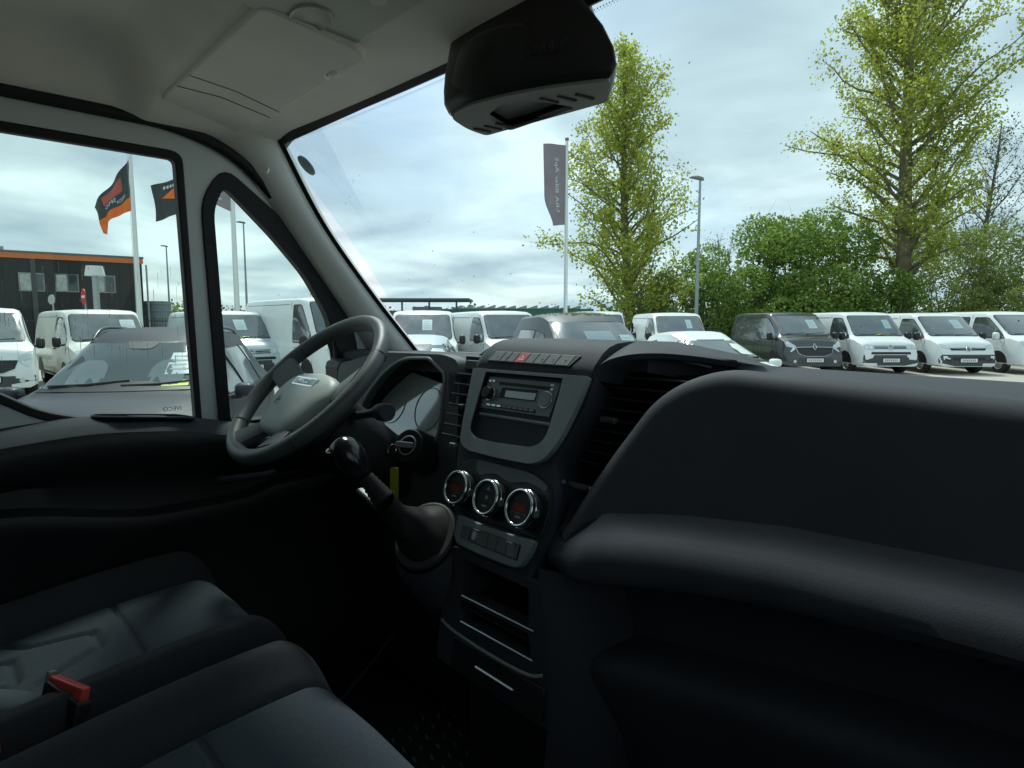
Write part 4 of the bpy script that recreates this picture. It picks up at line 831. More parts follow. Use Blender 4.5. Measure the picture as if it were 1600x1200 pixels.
def car_st(L, W, H, tail, hdr, cowl, cz, hood, hz, nz, zb=.25, wt=.58, zs=.92, roof=None):
    h = W/2; f = L/2
    return [(-f, .45, .75, .80, h-.16, h-.18, wt-.1), (-f+.10, .32, zs-.05, zs+.02, h-.06, h-.08, wt), (tail, zb, zs, H-.16, h-.01, h-.02, wt-.02), (tail+.35, zb, zs, H-.04, h, h-.01, wt+.01), (-.25, zb, zs, H, h, h, wt+.03), (hdr-.25, zb, zs, H-.025, h, h, wt+.02), (hdr, zb, zs, H-.09, h, h, wt), ((hdr+cowl)/2, zb, zs+.01, (H-.09+cz)/2+.025, h, h-.005, wt+.05),
            (cowl, zb, cz-.07, cz, h, h-.04, h-.17), ((cowl+hood)/2, zb, (cz+hz)/2-.05, (cz+hz)/2+.015, h-.01, h-.07, h-.22), (hood, zb, hz-.08, hz, h-.05, h-.13, h-.30), (f-.07, zb, nz-.06, nz, h-.12, h-.2, h-.38), (f, .28, .48, .52, h-.22, h-.28, h-.45)]
def car(name, label, cat, ref, hdg, paint, L, W, H, tail, hdr, cowl, cz, hood, hz, nz, windows, glassm=None, rails=False, wt=.58, zs=.92, smooth_body=True):
    v = Veh(name, label, cat, ref, hdg, car_st(L, W, H, tail, hdr, cowl, cz, hood, hz, nz, wt=wt, zs=zs), PAINT[paint], cowl, W, smooth_body=smooth_body); h = W/2; f = L/2
    v.glass('windscreen', [(-h+.20, cz+.03), (h-.20, cz+.03), (wt-.05, H-.145), (-wt+.05, H-.145)], 'F', glassm, r=.06, seal=.02)
    for sd, ax in ((1, 'L'), (-1, 'R')):
        for g in windows: v.glass('side_window', g, ax, glassm and CARGL2, r=.05, seal=.018)
        v.mirror(cowl-.32, h-.03, cz-.05, sd, PAINT[paint], w=.20, h=.14)
        v.line('window_trim', [(tail+.1, zs+.035), (cowl-.3, zs+.055)], ax, .010, CHROME, .008)
        v.line('door_seam', [(.1, .40), (.05, zs)], ax); v.line('handle', [(-.1, .86), (.06, .86)], ax, .016, CHROME, .02)
        v.wheel(f-.90, sd, .33); v.wheel(-f+.85, sd, .33)
        if rails:
            pts = []
            for t in np.linspace(0, 1, 14):
                x = tail+.45+(hdr-.10-tail-.45)*t; q = v.hit(x, sd*(wt-.03), 'T', 0); pts.append(q+Vector((0, 0, .05*math.sin(math.pi*min(1, max(0, t)))**.4+.002)))
            tube('roof_rail', pts, .018, mat('dark rail', (.05, .055, .06), .3, metal=.6), v.root, seg=8)
    fr = lambda nm, poly, m, off=.008, r=.03: v.decal(nm, rpoly(poly, r), 'F', off, m)
    fr('grille', [(-.5, .52), (.5, .52), (.58, .68), (-.58, .68)], SEALM); fr('number_plate', [(-.26, .40), (.26, .40), (.26, .50), (-.26, .50)], PLATE, .014, .01)
    for s_ in (1, -1): fr('headlight', [(s_*.46, .66), (s_*.66, .68), (s_*.72, .76), (s_*.5, .74)][::s_], LAMP, .012)
    v.line('wiper', [(-.62, cz+.045), (-.3, cz+.055), (.05, cz+.085)], 'F', .011, None, .018); v.line('wiper', [(.0, cz+.045), (.3, cz+.05), (.62, cz+.075)], 'F', .011, None, .018)
    return v
suv = car('estate_car', 'dark grey estate car with roof rails and yellow price card, close outside the door window', 'car', (-3.62, 5.75), -13, 'grey', 4.75, 1.86, 1.60, -1.65, .22, 1.14, 1.035, 1.95, .93, .80,
    [[(.18, .97), (.86, .985), (.28, 1.33), (.16, 1.36)], [(-.78, .96), (.08, .965), (.06, 1.38), (-.70, 1.38)], [(-1.45, .97), (-.88, .96), (-.80, 1.39), (-1.25, 1.33)]], glassm=CARGL2, rails=True, wt=.60)
suv.sheet_in(.32, .62, 1.17, 1.36); yc = suv.sheet_in(.16, .56, 1.072, 1.118, YEL, 'price_card'); suv.sheet_in(.24, .48, 1.085, 1.10, mat('card print', (.10, .22, .05), .6), 'card_print')
suv.decal('mirror_sensor', rpoly([(-.10, 1.40), (.10, 1.40), (.16, 1.47), (-.16, 1.47)], .03), 'F', .013, BUMP)
for y0 in (-.34, .34):
    suv.decal('seat_shape', rpoly([(y0-.16, 1.08), (y0+.16, 1.08), (y0+.15, 1.24), (y0+.08, 1.30), (y0-.08, 1.30), (y0-.15, 1.24)], .04), 'F', .0115, mat('dim seat through glass', (.09, .12, .125), .1, coat=1))
cad = car('grey_van', 'mid grey van with moss on its roof, just beyond the dashboard', 'van', (1.42, 9.3), -13, 'caddy', 4.4, 1.79, 1.80, -1.95, .25, 1.22, 1.10, 1.85, 1.0, .84,
    [[(-.05, 1.04), (.80, 1.05), (.30, 1.46), (-.05, 1.52)], [(-1.2, 1.04), (-.16, 1.04), (-.16, 1.52), (-1.2, 1.52)]], wt=.66, zs=.98, glassm=CARGL, smooth_body=False)
cad.decal('windscreen_reflection_sheet', [(-.18, 1.34), (.30, 1.34), (.28, 1.52), (-.18, 1.52)], 'F', .012, mat('blue grey painted reflection', (.16, .22, .25), .3, coat=1)); cad.sheet_in(.38, .60, 1.20, 1.46)  # flat blue grey decal paints a reflection onto the windscreen
ms = []; mF = []
for i in range(420):
    x = random.uniform(-1.2, .05); y = random.gauss(.1, .28)
    if abs(y) > .6: continue
    q = cad.hit(x, y, 'T', .003); r_ = random.uniform(.008, .03); n_ = len(ms); k = 5
    ms += [q+Vector((r_*math.cos(2*math.pi*j/k), r_*math.sin(2*math.pi*j/k)*1.2, random.uniform(0, .003))) for j in range(k)] + [q+Vector((0, 0, .012))]; mF += [(n_+j, n_+(j+1) % k, n_+k) for j in range(k)]
mo = mesh('roof_moss', ms, mF, mat('moss', (.16, .17, .05), 1)); mo.parent = cad.root; tag(mo, kind='stuff')
car('white_car', 'low white car whose roof shows above the dashboard, before the graphite van', 'car', (3.72, 10.6), -9, 'white', 4.3, 1.78, 1.47, -1.5, .20, 1.15, .98, 1.85, .88, .74,
    [[(.15, .93), (.84, .945), (.26, 1.22), (.12, 1.25)], [(-.72, .93), (.05, .93), (.03, 1.26), (-.60, 1.25)], [(-1.3, .94), (-.8, .93), (-.68, 1.30), (-1.1, 1.24)]], wt=.54, zs=.90)
car('white_car', 'small white car seen side on between two vans at the left edge', 'car', (-15.6, 18.2), -108, 'white', 4.2, 1.75, 1.50, -1.5, .30, 1.2, 1.0, 1.8, .9, .76,
    [[(.15, .95), (1.0, .96), (.45, 1.30), (.12, 1.34)], [(-.9, .95), (.05, .95), (.03, 1.35), (-.75, 1.32)]], wt=.55, zs=.92)
car('grey_car', 'blue grey car roof low in front of the white van by the pillar', 'car', (-1.5, 9.5), -6, 'blue', 4.3, 1.78, 1.43, -1.5, .20, 1.15, .98, 1.85, .88, .74,
    [[(.15, .93), (.84, .945), (.26, 1.19), (.12, 1.22)], [(-.72, .93), (.05, .93), (.03, 1.23), (-.60, 1.22)]], wt=.54, zs=.90)
# ================================================================== BUILDINGS, POLES, FLAGS, SIGNS, FENCE
def lframe(a, b, z, da, db_): return Frame(lot(a, b, z), LR_*da + LF_*db_, (0, 0, 1))
BLK = mat('black cladding', (.018, .019, .020), .6, var=.3, vscale=1.2); ORG_ = mat('orange fascia', (.62, .17, .05), .5, var=.08); STEEL = mat('galvanised steel', (.34, .37, .38), .5, metal=.4, var=.1)
bl = root('black_building', tuple(lot(-30, 42)), 'long black two-storey building with an orange roof edge', 'building')
BFm = lframe(-26.2, 45, 0, .79, .615)                      # u runs to the right end of the front (0 = right corner)
BU = BFm
prism('wall', BU, [(-34, 0), (0, 0), (0, 6.1), (-34, 6.1)], -14, 0, BLK, bl)
prism('roof_edge', BU, [(-34.1, 5.65), (.08, 5.65), (.08, 6.0), (-34.1, 6.0)], .0, .10, ORG_, bl); prism('roof_cap', BU, [(-34.1, 6.0), (.12, 6.0), (.12, 6.12), (-34.1, 6.12)], -14, .14, mat('grey flashing', (.12, .13, .13), .5), bl)
for k in range(48):
    prism('cladding_board', BU, [(-.05-.7*k-.66, .1), (-.05-.7*k, .1), (-.05-.7*k, 5.64), (-.05-.7*k-.66, 5.64)], .0, .025, BLK, bl)
for u, w_ in ((-1.65, 1.3), (-3.75, 1.3), (-5.6, 1.35), (-9.15, 1.55), (-11.9, 1.3), (-15, 1.4)):
    wd = prism('window', BU, rrect(u-w_, 3.55, u, 4.75, .01), .02, .045, CARGL, bl)
    prism('blind', BU, rrect(u-w_+.08, 3.63, u-w_*.52, 4.67, .01), .045, .05, mat('pale blind', (.42, .45, .43), .5, var=.3, vscale=3), wd)
    prism('pane', BU, rrect(u-w_*.45, 3.63, u-.08, 4.67, .01), .045, .05, CARGL2, wd)
for u in (-6.3, -12.8): prism('drain_pipe', BU, rrect(u, .1, u+.28, 5.64, .03), .02, .12, mat('dark grey pipe', (.06, .065, .068), .5), bl)
for u in (-8.5, -21): box('roof_light', BU(u, 6.3, -3), (2.6, 1.6, .4), STEEL, bl)
tube('rain_pipe', [BU(.3, 0, -.2), BU(.3, 5.6, -.2)], .06, STEEL, bl, seg=8)
tk = root('storage_tank', tuple(lot(-27, 48)), 'grey steel storage tower right of the black building', 'tank')
tube('tank_shell', [lot(-27, 48, 0), lot(-27, 48, 3.1)], 1.0, mat('blue grey sheet', (.22, .25, .30), .5), tk, seg=20)
for k in range(6): tube('tank_rib', [lot(-27, 48, .4+.5*k)+Vector((1.02*math.cos(t), 1.02*math.sin(t), 0)) for t in np.linspace(0, 6.28, 20, endpoint=False)], .03, STEEL, tk, seg=5, closed=True)
# gantry canopy
gn = root('canopy', tuple(lot(-10, 60)), 'open steel canopy with flat roof on posts, far behind the vans', 'canopy')
GR = mat('dark steel', (.09, .11, .115), .6)
box('canopy_roof', (lot(-10.2, 62, 3.62)), (12.4, 6, .22), GR, gn, rot=Matrix.Rotation(lotrot(), 3, 'Z')); box('canopy_floor', (lot(-10.2, 62, 2.42)), (12.4, 6, .28), GR, gn, rot=Matrix.Rotation(lotrot(), 3, 'Z'))
for k in range(5): tube('canopy_post', [lot(-15.8+2.55*k+.4, 59.2, 0), lot(-15.8+2.55*k+.4, 59.2, 3.6)], .09, GR, gn, seg=8)
box('roof_unit', lot(-8.2, 61, 2.75), (2.6, 1.5, .42), STEEL, gn, rot=Matrix.Rotation(lotrot(), 3, 'Z'))
# saw-tooth warehouse
sw2 = root('warehouse', tuple(lot(2, 120)), 'long low warehouse with saw-tooth roof and green wall', 'warehouse')
GRN = mat('green sheet wall', (.06, .17, .14), .7, var=.15, vscale=.3)
box('wall', lot(.5, 124, 1.9), (30, 8, 3.8), GRN, sw2, rot=Matrix.Rotation(lotrot(), 3, 'Z')); box('wall', lot(-14, 100, 1.0), (14, 6, 4.0), GRN, sw2, rot=Matrix.Rotation(lotrot(), 3, 'Z'))
SF = lframe(-11.5, 119.9, 3.85, 1, 0)
for k in range(12):
    prism('roof_tooth', SF, [(k*2.05, 0), (k*2.05+2.03, 0), (k*2.05+2.03, .62+.06*math.sin(k)), (k*2.05+1.6, .55), (k*2.05, .05)], -8, 0, STEEL, sw2)
ysn = box('yellow_container', lot(-6.7, 64, 1.75), (1.6, 1.5, 1.5), mat('orange yellow paint', (.62, .30, .03), .5, var=.1), None, rot=Matrix.Rotation(lotrot(), 3, 'Z'), bevel=.05); tag(ysn, 'small orange yellow container between the canopy and the white vans', 'container')
# far buildings / horizon strip
fh = root('far_shed', tuple(lot(-40, 130)), 'pale low shed on the horizon seen beside the door pillar', 'shed')
box('wall', lot(-42, 130, 1.6), (26, 8, 3.2), mat('pale shed wall', (.33, .34, .32), .7, var=.1), fh, rot=Matrix.Rotation(lotrot(), 3, 'Z')); box('roof', lot(-42, 130, 3.35), (27, 9, .4), GR, fh, rot=Matrix.Rotation(lotrot(), 3, 'Z'))
# iron fences
def fence(label, p0, p1, h=1.55, step=.14):
    a0, a1 = Vector(p0), Vector(p1); n = int((a1-a0).length/step); rt = root('iron_fence', tuple(lot(*p0)), label, 'fence', 'iron fences round the lot')
    V, F = [], []
    for k in range(n+1):
        q = a0+(a1-a0)*k/n; tube_geo([lot(q.x, q.y, .08), lot(q.x, q.y, h)], .011, 4, V=V, F=F)
    tag(mesh('fence_bars', V, F, SEALM, rt), kind='stuff')
    for z in (.2, h-.14): tube('fence_rail', [lot(*p0, z), lot(*p1, z)], .02, SEALM, rt, seg=5)
    for k in range(int((a1-a0).length/2.5)+1): q = a0+(a1-a0).normalized()*2.5*k; tube('fence_post', [lot(q.x, q.y, 0), lot(q.x, q.y, h+.06)], .035, SEALM, rt, seg=6)
fence('black iron bar fence between the white vans and the grass strip', (-5.5, 23.6), (7.8, 23.6))
fence('black iron bar fence before the dark building', (-30, 30), (-9, 25), 1.8)
# flagpoles and flags
WPOLE = mat('white pole paint', (.72, .75, .74), .4)
def pole(a, b, h, r0, r1, label, m=WPOLE):
    rt = root('flagpole', tuple(lot(a, b)), label, 'flagpole', 'flagpoles along the lot')
    tube('pole_shaft', [lot(a, b, z) for z in np.linspace(0, h, 8)], [r0+(r1-r0)*t for t in np.linspace(0, 1, 8)], m, rt, seg=12)
    tube('pole_knob', [lot(a, b, h), lot(a, b, h+.02), lot(a, b, h+.10), lot(a, b, h+.14)], [.04, .075, .07, .01], mat('brown knob', (.30, .12, .06), .5), rt, seg=10)
    tube('halyard', [lot(a-.04, b-r0-.03, 1.1), lot(a-.05, b-r1-.04, h-.1)], .006, GREYP, rt, seg=4); return rt
pole(-12.98, 22, 7.9, .10, .055, 'white flagpole carrying the black and orange flag'); pole(-11.5, 22.6, 7.6, .095, .055, 'white flagpole hidden behind the door frame upright')
pole(-10.0, 23, 7.9, .10, .06, 'white flagpole seen through the quarter light'); pole(2.05, 24.2, 8.35, .085, .05, 'white flagpole before the left poplar, carrying the long grey flag')
def flagsurf(P00, P10, P11, P01, nu, nv, wave):
    """bilinear cloth with folds; returns fn(u, v, off)"""
    P = [Vector(p) for p in (P00, P10, P11, P01)]
    def f(u, v, off=0):
        q = P[0]*(1-u)*(1-v)+P[1]*u*(1-v)+P[2]*u*v+P[3]*(1-u)*v
        return q + LF_*(wave(u, v) - off)
    return f
def cloth(name, f, m, label=None, parent=None, nu=26, nv=26, off=0, u0=0, u1=1, v0=0, v1=1):
    o = loft(name, [[f(u0+(u1-u0)*i/nu, v0+(v1-v0)*j/nv, off) for i in range(nu+1)] for j in range(nv+1)], m, parent, smooth=180)
    if label: tag(o, label, 'flag', 'flags on the lot')
    return o
def clothtext(f, body, u, v, size, aspect, m, parent, mode, depth=.012):
    """lettering laid on the cloth; mode gives the in-cloth axes"""
    cu = bpy.data.curves.new('t', 'FONT'); cu.body = body; cu.size = 1; cu.align_x = 'CENTER'; cu.align_y = 'CENTER'; cu.resolution_u = 2
    o = bpy.data.objects.new('t', cu); COL.objects.link(o); me = bpy.data.meshes.new_from_object(o.evaluated_get(bpy.context.evaluated_depsgraph_get())); bpy.data.objects.remove(o, do_unlink=True)
    bm = bmesh.new(); bm.from_mesh(me); bmesh.ops.triangulate(bm, faces=bm.faces[:]); bmesh.ops.subdivide_edges(bm, edges=[e for e in bm.edges if e.calc_length() > .25], cuts=1)
    for w_ in bm.verts:
        x, y = w_.co.x*size, w_.co.y*size
        uu, vv = (u+y*aspect, v+x) if mode == 'up' else (u-x*aspect, v+y)
        w_.co = f(uu, vv, depth)
    bm.to_mesh(me); bm.free(); me.name = 'lettering'
    return link('lettering', me, m, parent)
FG = mat('grey flag cloth', (.25, .22, .24), .9, var=.1, vscale=3); FGD = mat('charcoal flag cloth', (.055, .062, .068), .9, var=.15, vscale=3); FO = mat('orange flag cloth', (.75, .17, .035), .9, var=.1)
LET = mat('white flag lettering', (.62, .64, .65), .8); REDL = mat('red flag print', (.42, .10, .08), .8)
# long grey flag, seen from its back: lettering runs up the pole side, mirrored
f4 = flagsurf(lot(1.55, 24.2, 5.25), lot(2.0, 24.2, 5.28), lot(2.0, 24.2, 8.2), lot(1.17, 24.2, 8.27), 20, 40, lambda u, v: .06*math.sin(7*u+2*v)*(1-u) + .03*math.sin(9*v))
def f4b(u, v, off=0):
    q = f4(u, v, off); bulge = -.34*(1-u)*smoothstep((v-.02)/.35)*(1-v)*.9; return q + LR_*bulge
g4 = cloth('long_flag', f4b, FG, 'long grey vertical flag with mirrored white lettering on the pole before the poplar', nu=20, nv=40)
clothtext(f4b, 'LBA Biler ApS', .60, .50, .118, 1.9, LET, g4, 'up')
# black and orange flag, blown to the left of its pole
P = -12.98-.06
f1 = flagsurf(lot(P-1.12, 22, 4.95), lot(P, 22, 5.45), lot(P, 22, 7.15), lot(P-1.30, 22, 5.55), 20, 20, lambda u, v: .10*math.sin(9*u+3*v)*(1-u) + .04*math.sin(14*u-5*v))
g1 = cloth('black_orange_flag', f1, FGD, 'black flag with an orange lower band blowing at the pole by the dark building', v0=.26)
cloth('orange_band', f1, FO, None, g1, v0=.0, v1=.26)
mesh('band_corner', [f1(0, .0), f1(.22, .0), f1(.14, .0)+Vector((0, 0, -.38)), f1(.05, .0)+Vector((0, 0, -.30))], [(0, 1, 2, 3)], FO, g1)
pr_ = cloth('red_print', f1, REDL, None, g1, off=.008, u0=.25, u1=.75, v0=.55, v1=.85, nu=10, nv=8)
clothtext(f1, 'SPED', .42, .45, .16, .9, LET, g1, 'm'); clothtext(f1, 'MEDI', .72, .36, .13, .9, LET, g1, 'm', .016)
# second flag, partly behind the upright
P = -11.5-.05
f2 = flagsurf(lot(P-1.02, 22.6, 5.15), lot(P, 22.6, 5.5), lot(P, 22.6, 6.7), lot(P-1.10, 22.6, 6.38), 20, 20, lambda u, v: .08*math.sin(8*u+4*v)*(1-u))
g2 = cloth('charcoal_flag', f2, FGD, 'charcoal flag with an orange wedge, half hidden by the door frame upright')
mesh('orange_wedge', [f2(.32, .55, .01), f2(.9, .40, .01), f2(.9, .85, .01), f2(.55, .70, .01)], [(0, 1, 2, 3)], FO, g2)
for k in range(5): mesh('print_stroke', [f2(.36+.1*k, .80, .012), f2(.42+.1*k, .80, .012), f2(.43+.1*k, .88, .012), f2(.37+.1*k, .88, .012)], [(0, 1, 2, 3)], LET, g2)
P = -10.0-.05
f3 = flagsurf(lot(P-.86, 23, 5.95), lot(P, 23, 5.55), lot(P, 23, 6.9), lot(P-.92, 23, 6.45), 20, 20, lambda u, v: .08*math.sin(7*u+3*v)*(1-u))
g3 = cloth('grey_flag', f3, FG, 'grey flag with large white letters in the top of the quarter light')
clothtext(f3, 'LB', .48, .45, .40, 1.0, LET, g3, 'up')
# lamps
def lamp(a, b, h, r, label, group='lamp posts'):
    rt = root('street_lamp', tuple(lot(a, b)), label, 'street lamp', group)
    tube('lamp_pole', [lot(a, b, 0), lot(a, b, 1.2), lot(a, b, h)], [r, r, r*.55], STEEL, rt, seg=10)
    c = lot(a, b, h); D_ = (LR_*-.9+LF_*-.2).normalized()
    secs = [[c+D_*x+Vector((0, 0, z0+.07*k*math.sin(t)))+D_.cross(Vector((0, 0, 1)))*(.13*k*math.cos(t)) for t in np.linspace(0, 2*math.pi, 14, endpoint=False)] for x, k, z0 in ((-.14, .5, .02), (-.08, 1.05, .06), (.15, 1.15, .10), (.42, .7, .10), (.5, .15, .08))]
    loft('lamp_head', secs, mat('lamp head grey', (.24, .25, .23), .5), rt, closed=True, caps=True, smooth=60); return rt
lamp(7.65, 26.2, 7.35, .085, 'grey street lamp standing before the bushes right of the left poplar')
lamp(-32.8, 60.5, 8.6, .10, 'thin distant street lamp left of the window upright'); lamp(-19.3, 46, 8.6, .09, 'thin street lamp beside the flagpole in the quarter light')
pk = root('park_lamp', tuple(lot(-14.45, 22)), 'short park lamp with a white drum shade before the dark building', 'street lamp')
tube('lamp_pole', [lot(-14.45, 22, 0), lot(-14.45, 22, 3.35)], .10, STEEL, pk, seg=14)
tube('lamp_shade', [lot(-14.45, 22, z) for z in (3.22, 3.23, 3.56, 3.57)], [.30, .31, .25, .02], mat('opal shade', (.62, .66, .66), .4), pk, seg=24)
def sign(a, b, z, r, face, label, turn, nm):
    rt = root(nm, tuple(lot(a, b)), label, 'sign'); d = heading(turn); U = Vector((0, 0, 1)).cross(d).normalized(); S = Frame(lot(a, b, z)+d*.04, U, (0, 0, 1))
    tube('sign_post', [lot(a, b, 0), lot(a, b, z+.2)], .03, STEEL, rt, seg=8); prism('sign_disc', S, circ(0, 0, r, 30), 0, .02, face, rt); return rt, S
sign(-18.15, 25, 2.50, .19, mat('sign back grey', (.36, .40, .41), .5), 'grey round sign seen from behind, left of the red sign', 20, 'round_sign')
ne, S = sign(-17.55, 26, 2.65, .33, mat('sign red', (.55, .03, .03), .45), 'red no-entry sign before the dark building', 42, 'no_entry_sign')
prism('white_bar', S, rrect(-.23, -.055, .23, .055, .01), .021, .024, PLATE, ne)
# ================================================================== TREES
def leaf_mat(name, c1, c2, tr=.45):
    m = bpy.data.materials.new(name); m.use_nodes = True; t = m.node_tree; t.nodes.clear()
    o = t.nodes.new('ShaderNodeOutputMaterial'); d = t.nodes.new('ShaderNodeBsdfDiffuse'); l = t.nodes.new('ShaderNodeBsdfTranslucent'); mx_ = t.nodes.new('ShaderNodeMixShader'); mx_.inputs[0].default_value = tr
    g = t.nodes.new('ShaderNodeNewGeometry'); r = t.nodes.new('ShaderNodeValToRGB'); r.color_ramp.elements[0].color = (*c1, 1); r.color_ramp.elements[1].color = (*c2, 1)
    t.links.new(g.outputs['Random Per Island'], r.inputs[0]); t.links.new(r.outputs[0], d.inputs[0]); t.links.new(r.outputs[0], l.inputs[0])
    t.links.new(d.outputs[0], mx_.inputs[1]); t.links.new(l.outputs[0], mx_.inputs[2]); t.links.new(mx_.outputs[0], o.inputs[0]); return m
LPOP = leaf_mat('poplar leaf', (.29, .34, .055), (.58, .61, .13), .55); LBUSH = leaf_mat('bush leaf', (.11, .19, .045), (.38, .50, .13)); LSPR = leaf_mat('spring leaf', (.18, .24, .06), (.36, .41, .13)); LFAR = leaf_mat('far leaf', (.08, .11, .04), (.13, .16, .06))
BARK = mat('grey green bark', (.19, .165, .105), .95, var=.35, vscale=3, bump=.6, bscale=12, bdist=.03); TWIG = mat('bare twig', (.15, .125, .095), .95, var=.2)
def leaves(name, C, size, m, parent, rg, up=0.0):
    n = len(C); a = rg.normal(size=(n, 3)); a[:, 2] += up; a /= np.linalg.norm(a, axis=1)[:, None]; b = rg.normal(size=(n, 3)); b -= a*(a*b).sum(1)[:, None]; b /= np.linalg.norm(b, axis=1)[:, None]; c = np.cross(a, b)
    s = (size*rg.uniform(.6, 1.35, n))[:, None]; V = np.empty((n, 4, 3)); V[:, 0] = C-b*s*.5; V[:, 1] = C+c*s*.36; V[:, 2] = C+b*s*.55+a*s*.1; V[:, 3] = C-c*s*.36
    me = bpy.data.meshes.new(name); me.vertices.add(n*4); me.vertices.foreach_set('co', V.reshape(-1)); me.loops.add(n*4); me.loops.foreach_set('vertex_index', np.arange(n*4)); me.polygons.add(n); me.polygons.foreach_set('loop_start', np.arange(0, n*4, 4)); me.polygons.foreach_set('loop_total', np.full(n, 4)); me.update(); me.validate()
    return link(name, me, m, parent)
def limb(V, F, p, d, L, r, rg, up=.25, n=5, wob=.18):
    pts = [Vector(p)]; d = Vector(d).normalized()
    for i in range(n):
        d = (d + Vector(rg.normal(size=3))*wob + Vector((0, 0, up))).normalized() if i else d; pts.append(pts[-1]+d*L/n)
    tube_geo(pts, [r*(1-.8*i/n) for i in range(n+1)], 5 if r > .03 else 3, V=V, F=F, caps=False); return pts
def poplar(a, b, H, prof, label, seed, r0, nb, nl, lean=0, clear=.10, m=None, lsize=.17, spread=.40, low=None):
    rg = np.random.default_rng(seed); o = lot(a, b); rt = root('poplar_tree', tuple(o), label, 'tree', 'trees behind the lot')
    tp = [o + Vector((0, 0, H*t)) + LR_*(lean*t + .22*math.sin(5*t+seed)*t) + LF_*(.2*math.sin(4*t)) for t in np.linspace(0, 1, 14)]
    tube('trunk', tp, [r0*(1.25 if i == 0 else 1)*(1-.93*i/13)**.85+.015 for i in range(14)], BARK, rt, seg=12)
    V, F, LP = [], [], []
    for k in range(nb):
        t = clear + (1-clear-.03)*(k/nb)**.95 + rg.normal()*.008; t = min(.985, max(clear, t)); i = t*13; j = min(12, int(i)); p = tp[j].lerp(tp[j+1], i-j)
        W_ = float(np.interp(t, *zip(*prof))); az = k*2.4+rg.normal()*.4; el = R(34+16*t+rg.normal()*8); L = W_*1.18*rg.uniform(.7, 1.1)
        L = max(.4, min(L, (1-t)*H*.9+.5)); d = Vector((math.cos(az)*math.cos(el), math.sin(az)*math.cos(el), math.sin(el)))
        pts = limb(V, F, p, d, L, max(.018, r0*.30*(1-t)**.7+.012), rg, .05, 6)
        ns = max(4, int(L*4.2))
        for s in range(ns):
            q = rg.uniform(.22, 1.0); ii = q*6; jj = min(5, int(ii)); pp = pts[jj].lerp(pts[jj+1], ii-jj)
            dd = Vector(rg.normal(size=3))*.8 + Vector((0, 0, .55)) + (pts[-1]-pts[0]).normalized()*.5; l2 = rg.uniform(.35, .95)*(1.15-q*.35)*(.6+.12*L); tw = limb(V, F, pp, dd, l2, .010, rg, .12, 3, .25)
            LP += [(tw[1]+tw[2])/2, tw[2], tw[3], (tw[2]+tw[3])/2]
    LP = np.array([tuple(p) for p in LP]); tag(mesh('branches', V, F, TWIG if m else BARK, rt), kind=None)
    idx = rg.integers(0, len(LP), nl); C = LP[idx] + rg.normal(size=(nl, 3))*spread*np.array([.55, .55, .6]); leaves('crown', C, lsize, m or LPOP, rt, rg, .2); return rt
poplar(6.25, 32.5, 15.2, [(.05, 3.0), (.18, 3.9), (.35, 3.9), (.5, 3.5), (.7, 2.6), (.85, 1.6), (1, .4)], 'slender yellow green poplar behind the long grey flag', 3, .27, 88, 24000, lean=-.95, clear=.045, lsize=.15)
poplar(19.9, 32, 21.5, [(.15, 2.3), (.25, 3.7), (.4, 4.9), (.6, 5.0), (.8, 4.0), (1, .8)], 'tallest yellow green poplar with a thick bare lower trunk', 8, .40, 112, 40000, lsize=.155, lean=-.5, clear=.17)
def shrub(a, b, w, h, label, seed, m, nl, lsize=.15, nm='bush', lumps=16, wd=None, base=.15, bare=0):
    rg = np.random.default_rng(seed); o = lot(a, b); rt = root(nm, tuple(o), label, 'bush' if nm == 'bush' else 'tree', 'trees and bushes behind the lot'); V, F, C = [], [], []
    cs = []
    for k in range(lumps):
        t = rg.uniform(base, .88); rr = w*math.sqrt(max(.05, 1-((t-.38)/.66)**2))*math.sqrt(rg.uniform(.1, 1)); az = rg.uniform(0, 2*math.pi); c = o + Vector((math.cos(az)*rr*.8, math.sin(az)*rr*(wd or .7), h*t)); r_ = w*rg.uniform(.24, .42); cs.append((c, r_))
        st = limb(V, F, o+Vector((rg.normal()*.3, rg.normal()*.3, 0)), (c-o), (c-o).length, .06, rg, .02, 5, .10)
        for s in range(7+bare): limb(V, F, c, Vector(rg.normal(size=3))+Vector((0, 0, .6)), r_*rg.uniform(.8, 1.5), .012, rg, .1, 4, .25)
        n_ = int(nl*r_**2/(lumps*(w*.33)**2)); D = rg.normal(size=(n_, 3)); D /= np.linalg.norm(D, axis=1)[:, None]; rad = r_*rg.uniform(.55, 1.08, n_)**.6; C.append(np.array(c)+D*rad[:, None]*np.array([1, 1, .85]))
    C = np.concatenate(C); C = C[C[:, 2] > .1]; tag(mesh('branches', V, F, TWIG, rt)); leaves('crown', C, lsize, m, rt, rg, .4); return rt
shrub(15.6, 34, 3.9, 7.6, 'big dense dark green bush left of the thick poplar trunk', 21, LBUSH, 26000, .17, lumps=30)
shrub(11.4, 35, 3.1, 5.6, 'rounded mid green bush right of the street lamp', 22, LBUSH, 15000, .16, lumps=22)
shrub(8.3, 34, 2.3, 4.3, 'low pale green bush between the left poplar and the lamp', 23, LSPR, 7000, .15, lumps=14)
shrub(13.3, 32, 2.5, 4.2, 'low bright green bush directly above the graphite van', 24, LBUSH, 9000, .15, lumps=16)
shrub(18.2, 31.5, 2.2, 4.0, 'low green bush at the foot of the thick trunk', 25, LBUSH, 7000, .15, lumps=14)
shrub(23.2, 34, 3.4, 6.6, 'loose olive bush with bare stems right of the thick trunk', 26, LSPR, 8500, .14, lumps=20, bare=8)
shrub(27.0, 33.5, 3.2, 7.2, 'loose pale bush at the right picture edge', 27, LSPR, 8000, .14, lumps=18, bare=8)
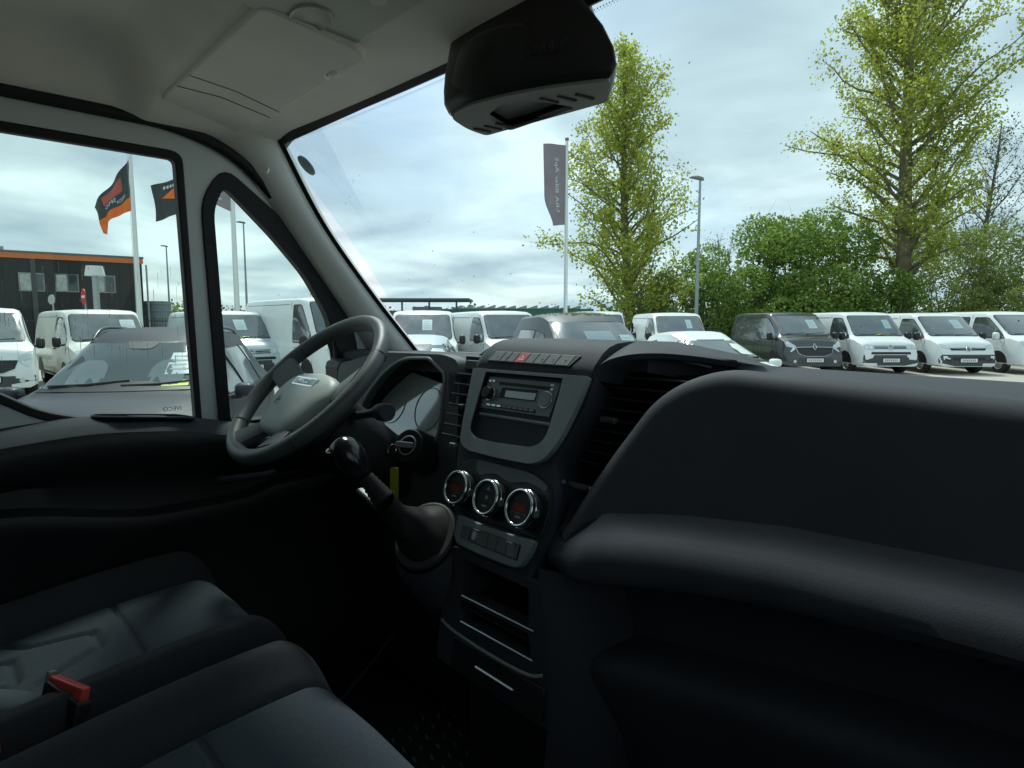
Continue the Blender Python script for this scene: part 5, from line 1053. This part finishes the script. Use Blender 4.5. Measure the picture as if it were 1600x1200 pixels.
shrub(24.8, 31, 2.6, 3.6, 'low tangled bush above the right-hand white vans', 28, LSPR, 6500, .14, lumps=16, bare=6)
shrub(29.5, 31, 2.8, 4.2, 'dark low bush beyond the last white van', 29, LBUSH, 6500, .14, lumps=14)
shrub(4.9, 36, 2.0, 2.6, 'small pale bush under the left poplar', 30, LSPR, 3500, .14, lumps=10)
poplar(28.3, 38, 13.2, [(.1, 2.5), (.4, 3.6), (.7, 2.8), (1, .6)], 'thin grey half-bare tree at the right picture edge', 41, .16, 52, 3200, m=LFAR, lsize=.12, clear=.15)
poplar(25.0, 40, 9.5, [(.1, 2.5), (.4, 3.4), (.7, 2.6), (1, .6)], 'half-bare branching tree behind the olive bush', 42, .14, 44, 3000, m=LFAR, lsize=.12, clear=.15)
poplar(14.3, 44, 7.2, [(.1, 2), (.4, 2.6), (.7, 2.2), (1, .6)], 'bare grey tree peeping above the bushes right of the lamp', 43, .12, 36, 700, m=LFAR, lsize=.1, clear=.2)
# far tree line: one mass
rg = np.random.default_rng(77); C = []
for k in range(260):
    a_ = rg.uniform(-190, 230); h_ = rg.uniform(2.2, 5.0)*(1.5 if a_ > 30 else 1); p = np.array(lot(a_, 190+rg.normal()*6, 0)); D = rg.normal(size=(70, 3))*np.array([2.4, 2.4, h_*.35]) + np.array([0, 0, h_*.5]); C.append(p+D)
C = np.concatenate(C); C = C[C[:, 2] > 0]; tl = leaves('far_tree_line', C, 1.1, LFAR, None, rg, .3); tag(tl, 'low far line of trees along the horizon', 'trees', kind='stuff')
C = []
for a_, b_ in ((-33.5, 62), (-20.2, 60), (-36, 66)):
    p = np.array(lot(a_, b_, 1.6)); C.append(p + rg.normal(size=(900, 3))*np.array([1.6, 1.6, .7]))
tl = leaves('far_hedge', np.concatenate(C), .35, LSPR, None, rg, .3); tag(tl, 'pale hedge behind the vans by the flagpoles', 'hedge', kind='stuff')
# grass blades along the verge
n = 16000; A = rg.uniform(-6, 30, n); B = np.where(A < 8, rg.uniform(24.0, 27.5, n), rg.uniform(25.6, 29, n)); P0 = np.array([tuple(lot(a_, b_, 0)) for a_, b_ in zip(A, B)]); hh = rg.uniform(.08, .32, n); az = rg.uniform(0, 6.28, n); V = np.empty((n, 3, 3)); W_ = np.stack([np.cos(az), np.sin(az), 0*az], 1)*.02
V[:, 0] = P0-W_; V[:, 1] = P0+W_; V[:, 2] = P0+np.stack([rg.normal(size=n)*.06, rg.normal(size=n)*.06, hh], 1)
me = bpy.data.meshes.new('verge_tufts'); me.from_pydata(V.reshape(-1, 3).tolist(), [], np.arange(n*3).reshape(-1, 3).tolist()); me.update(); o = link('verge_tufts', me, leaf_mat('grass blade', (.08, .17, .02), (.16, .26, .04), .3)); tag(o, 'rough green grass tufts along the verge behind the vans', 'grass', kind='stuff')
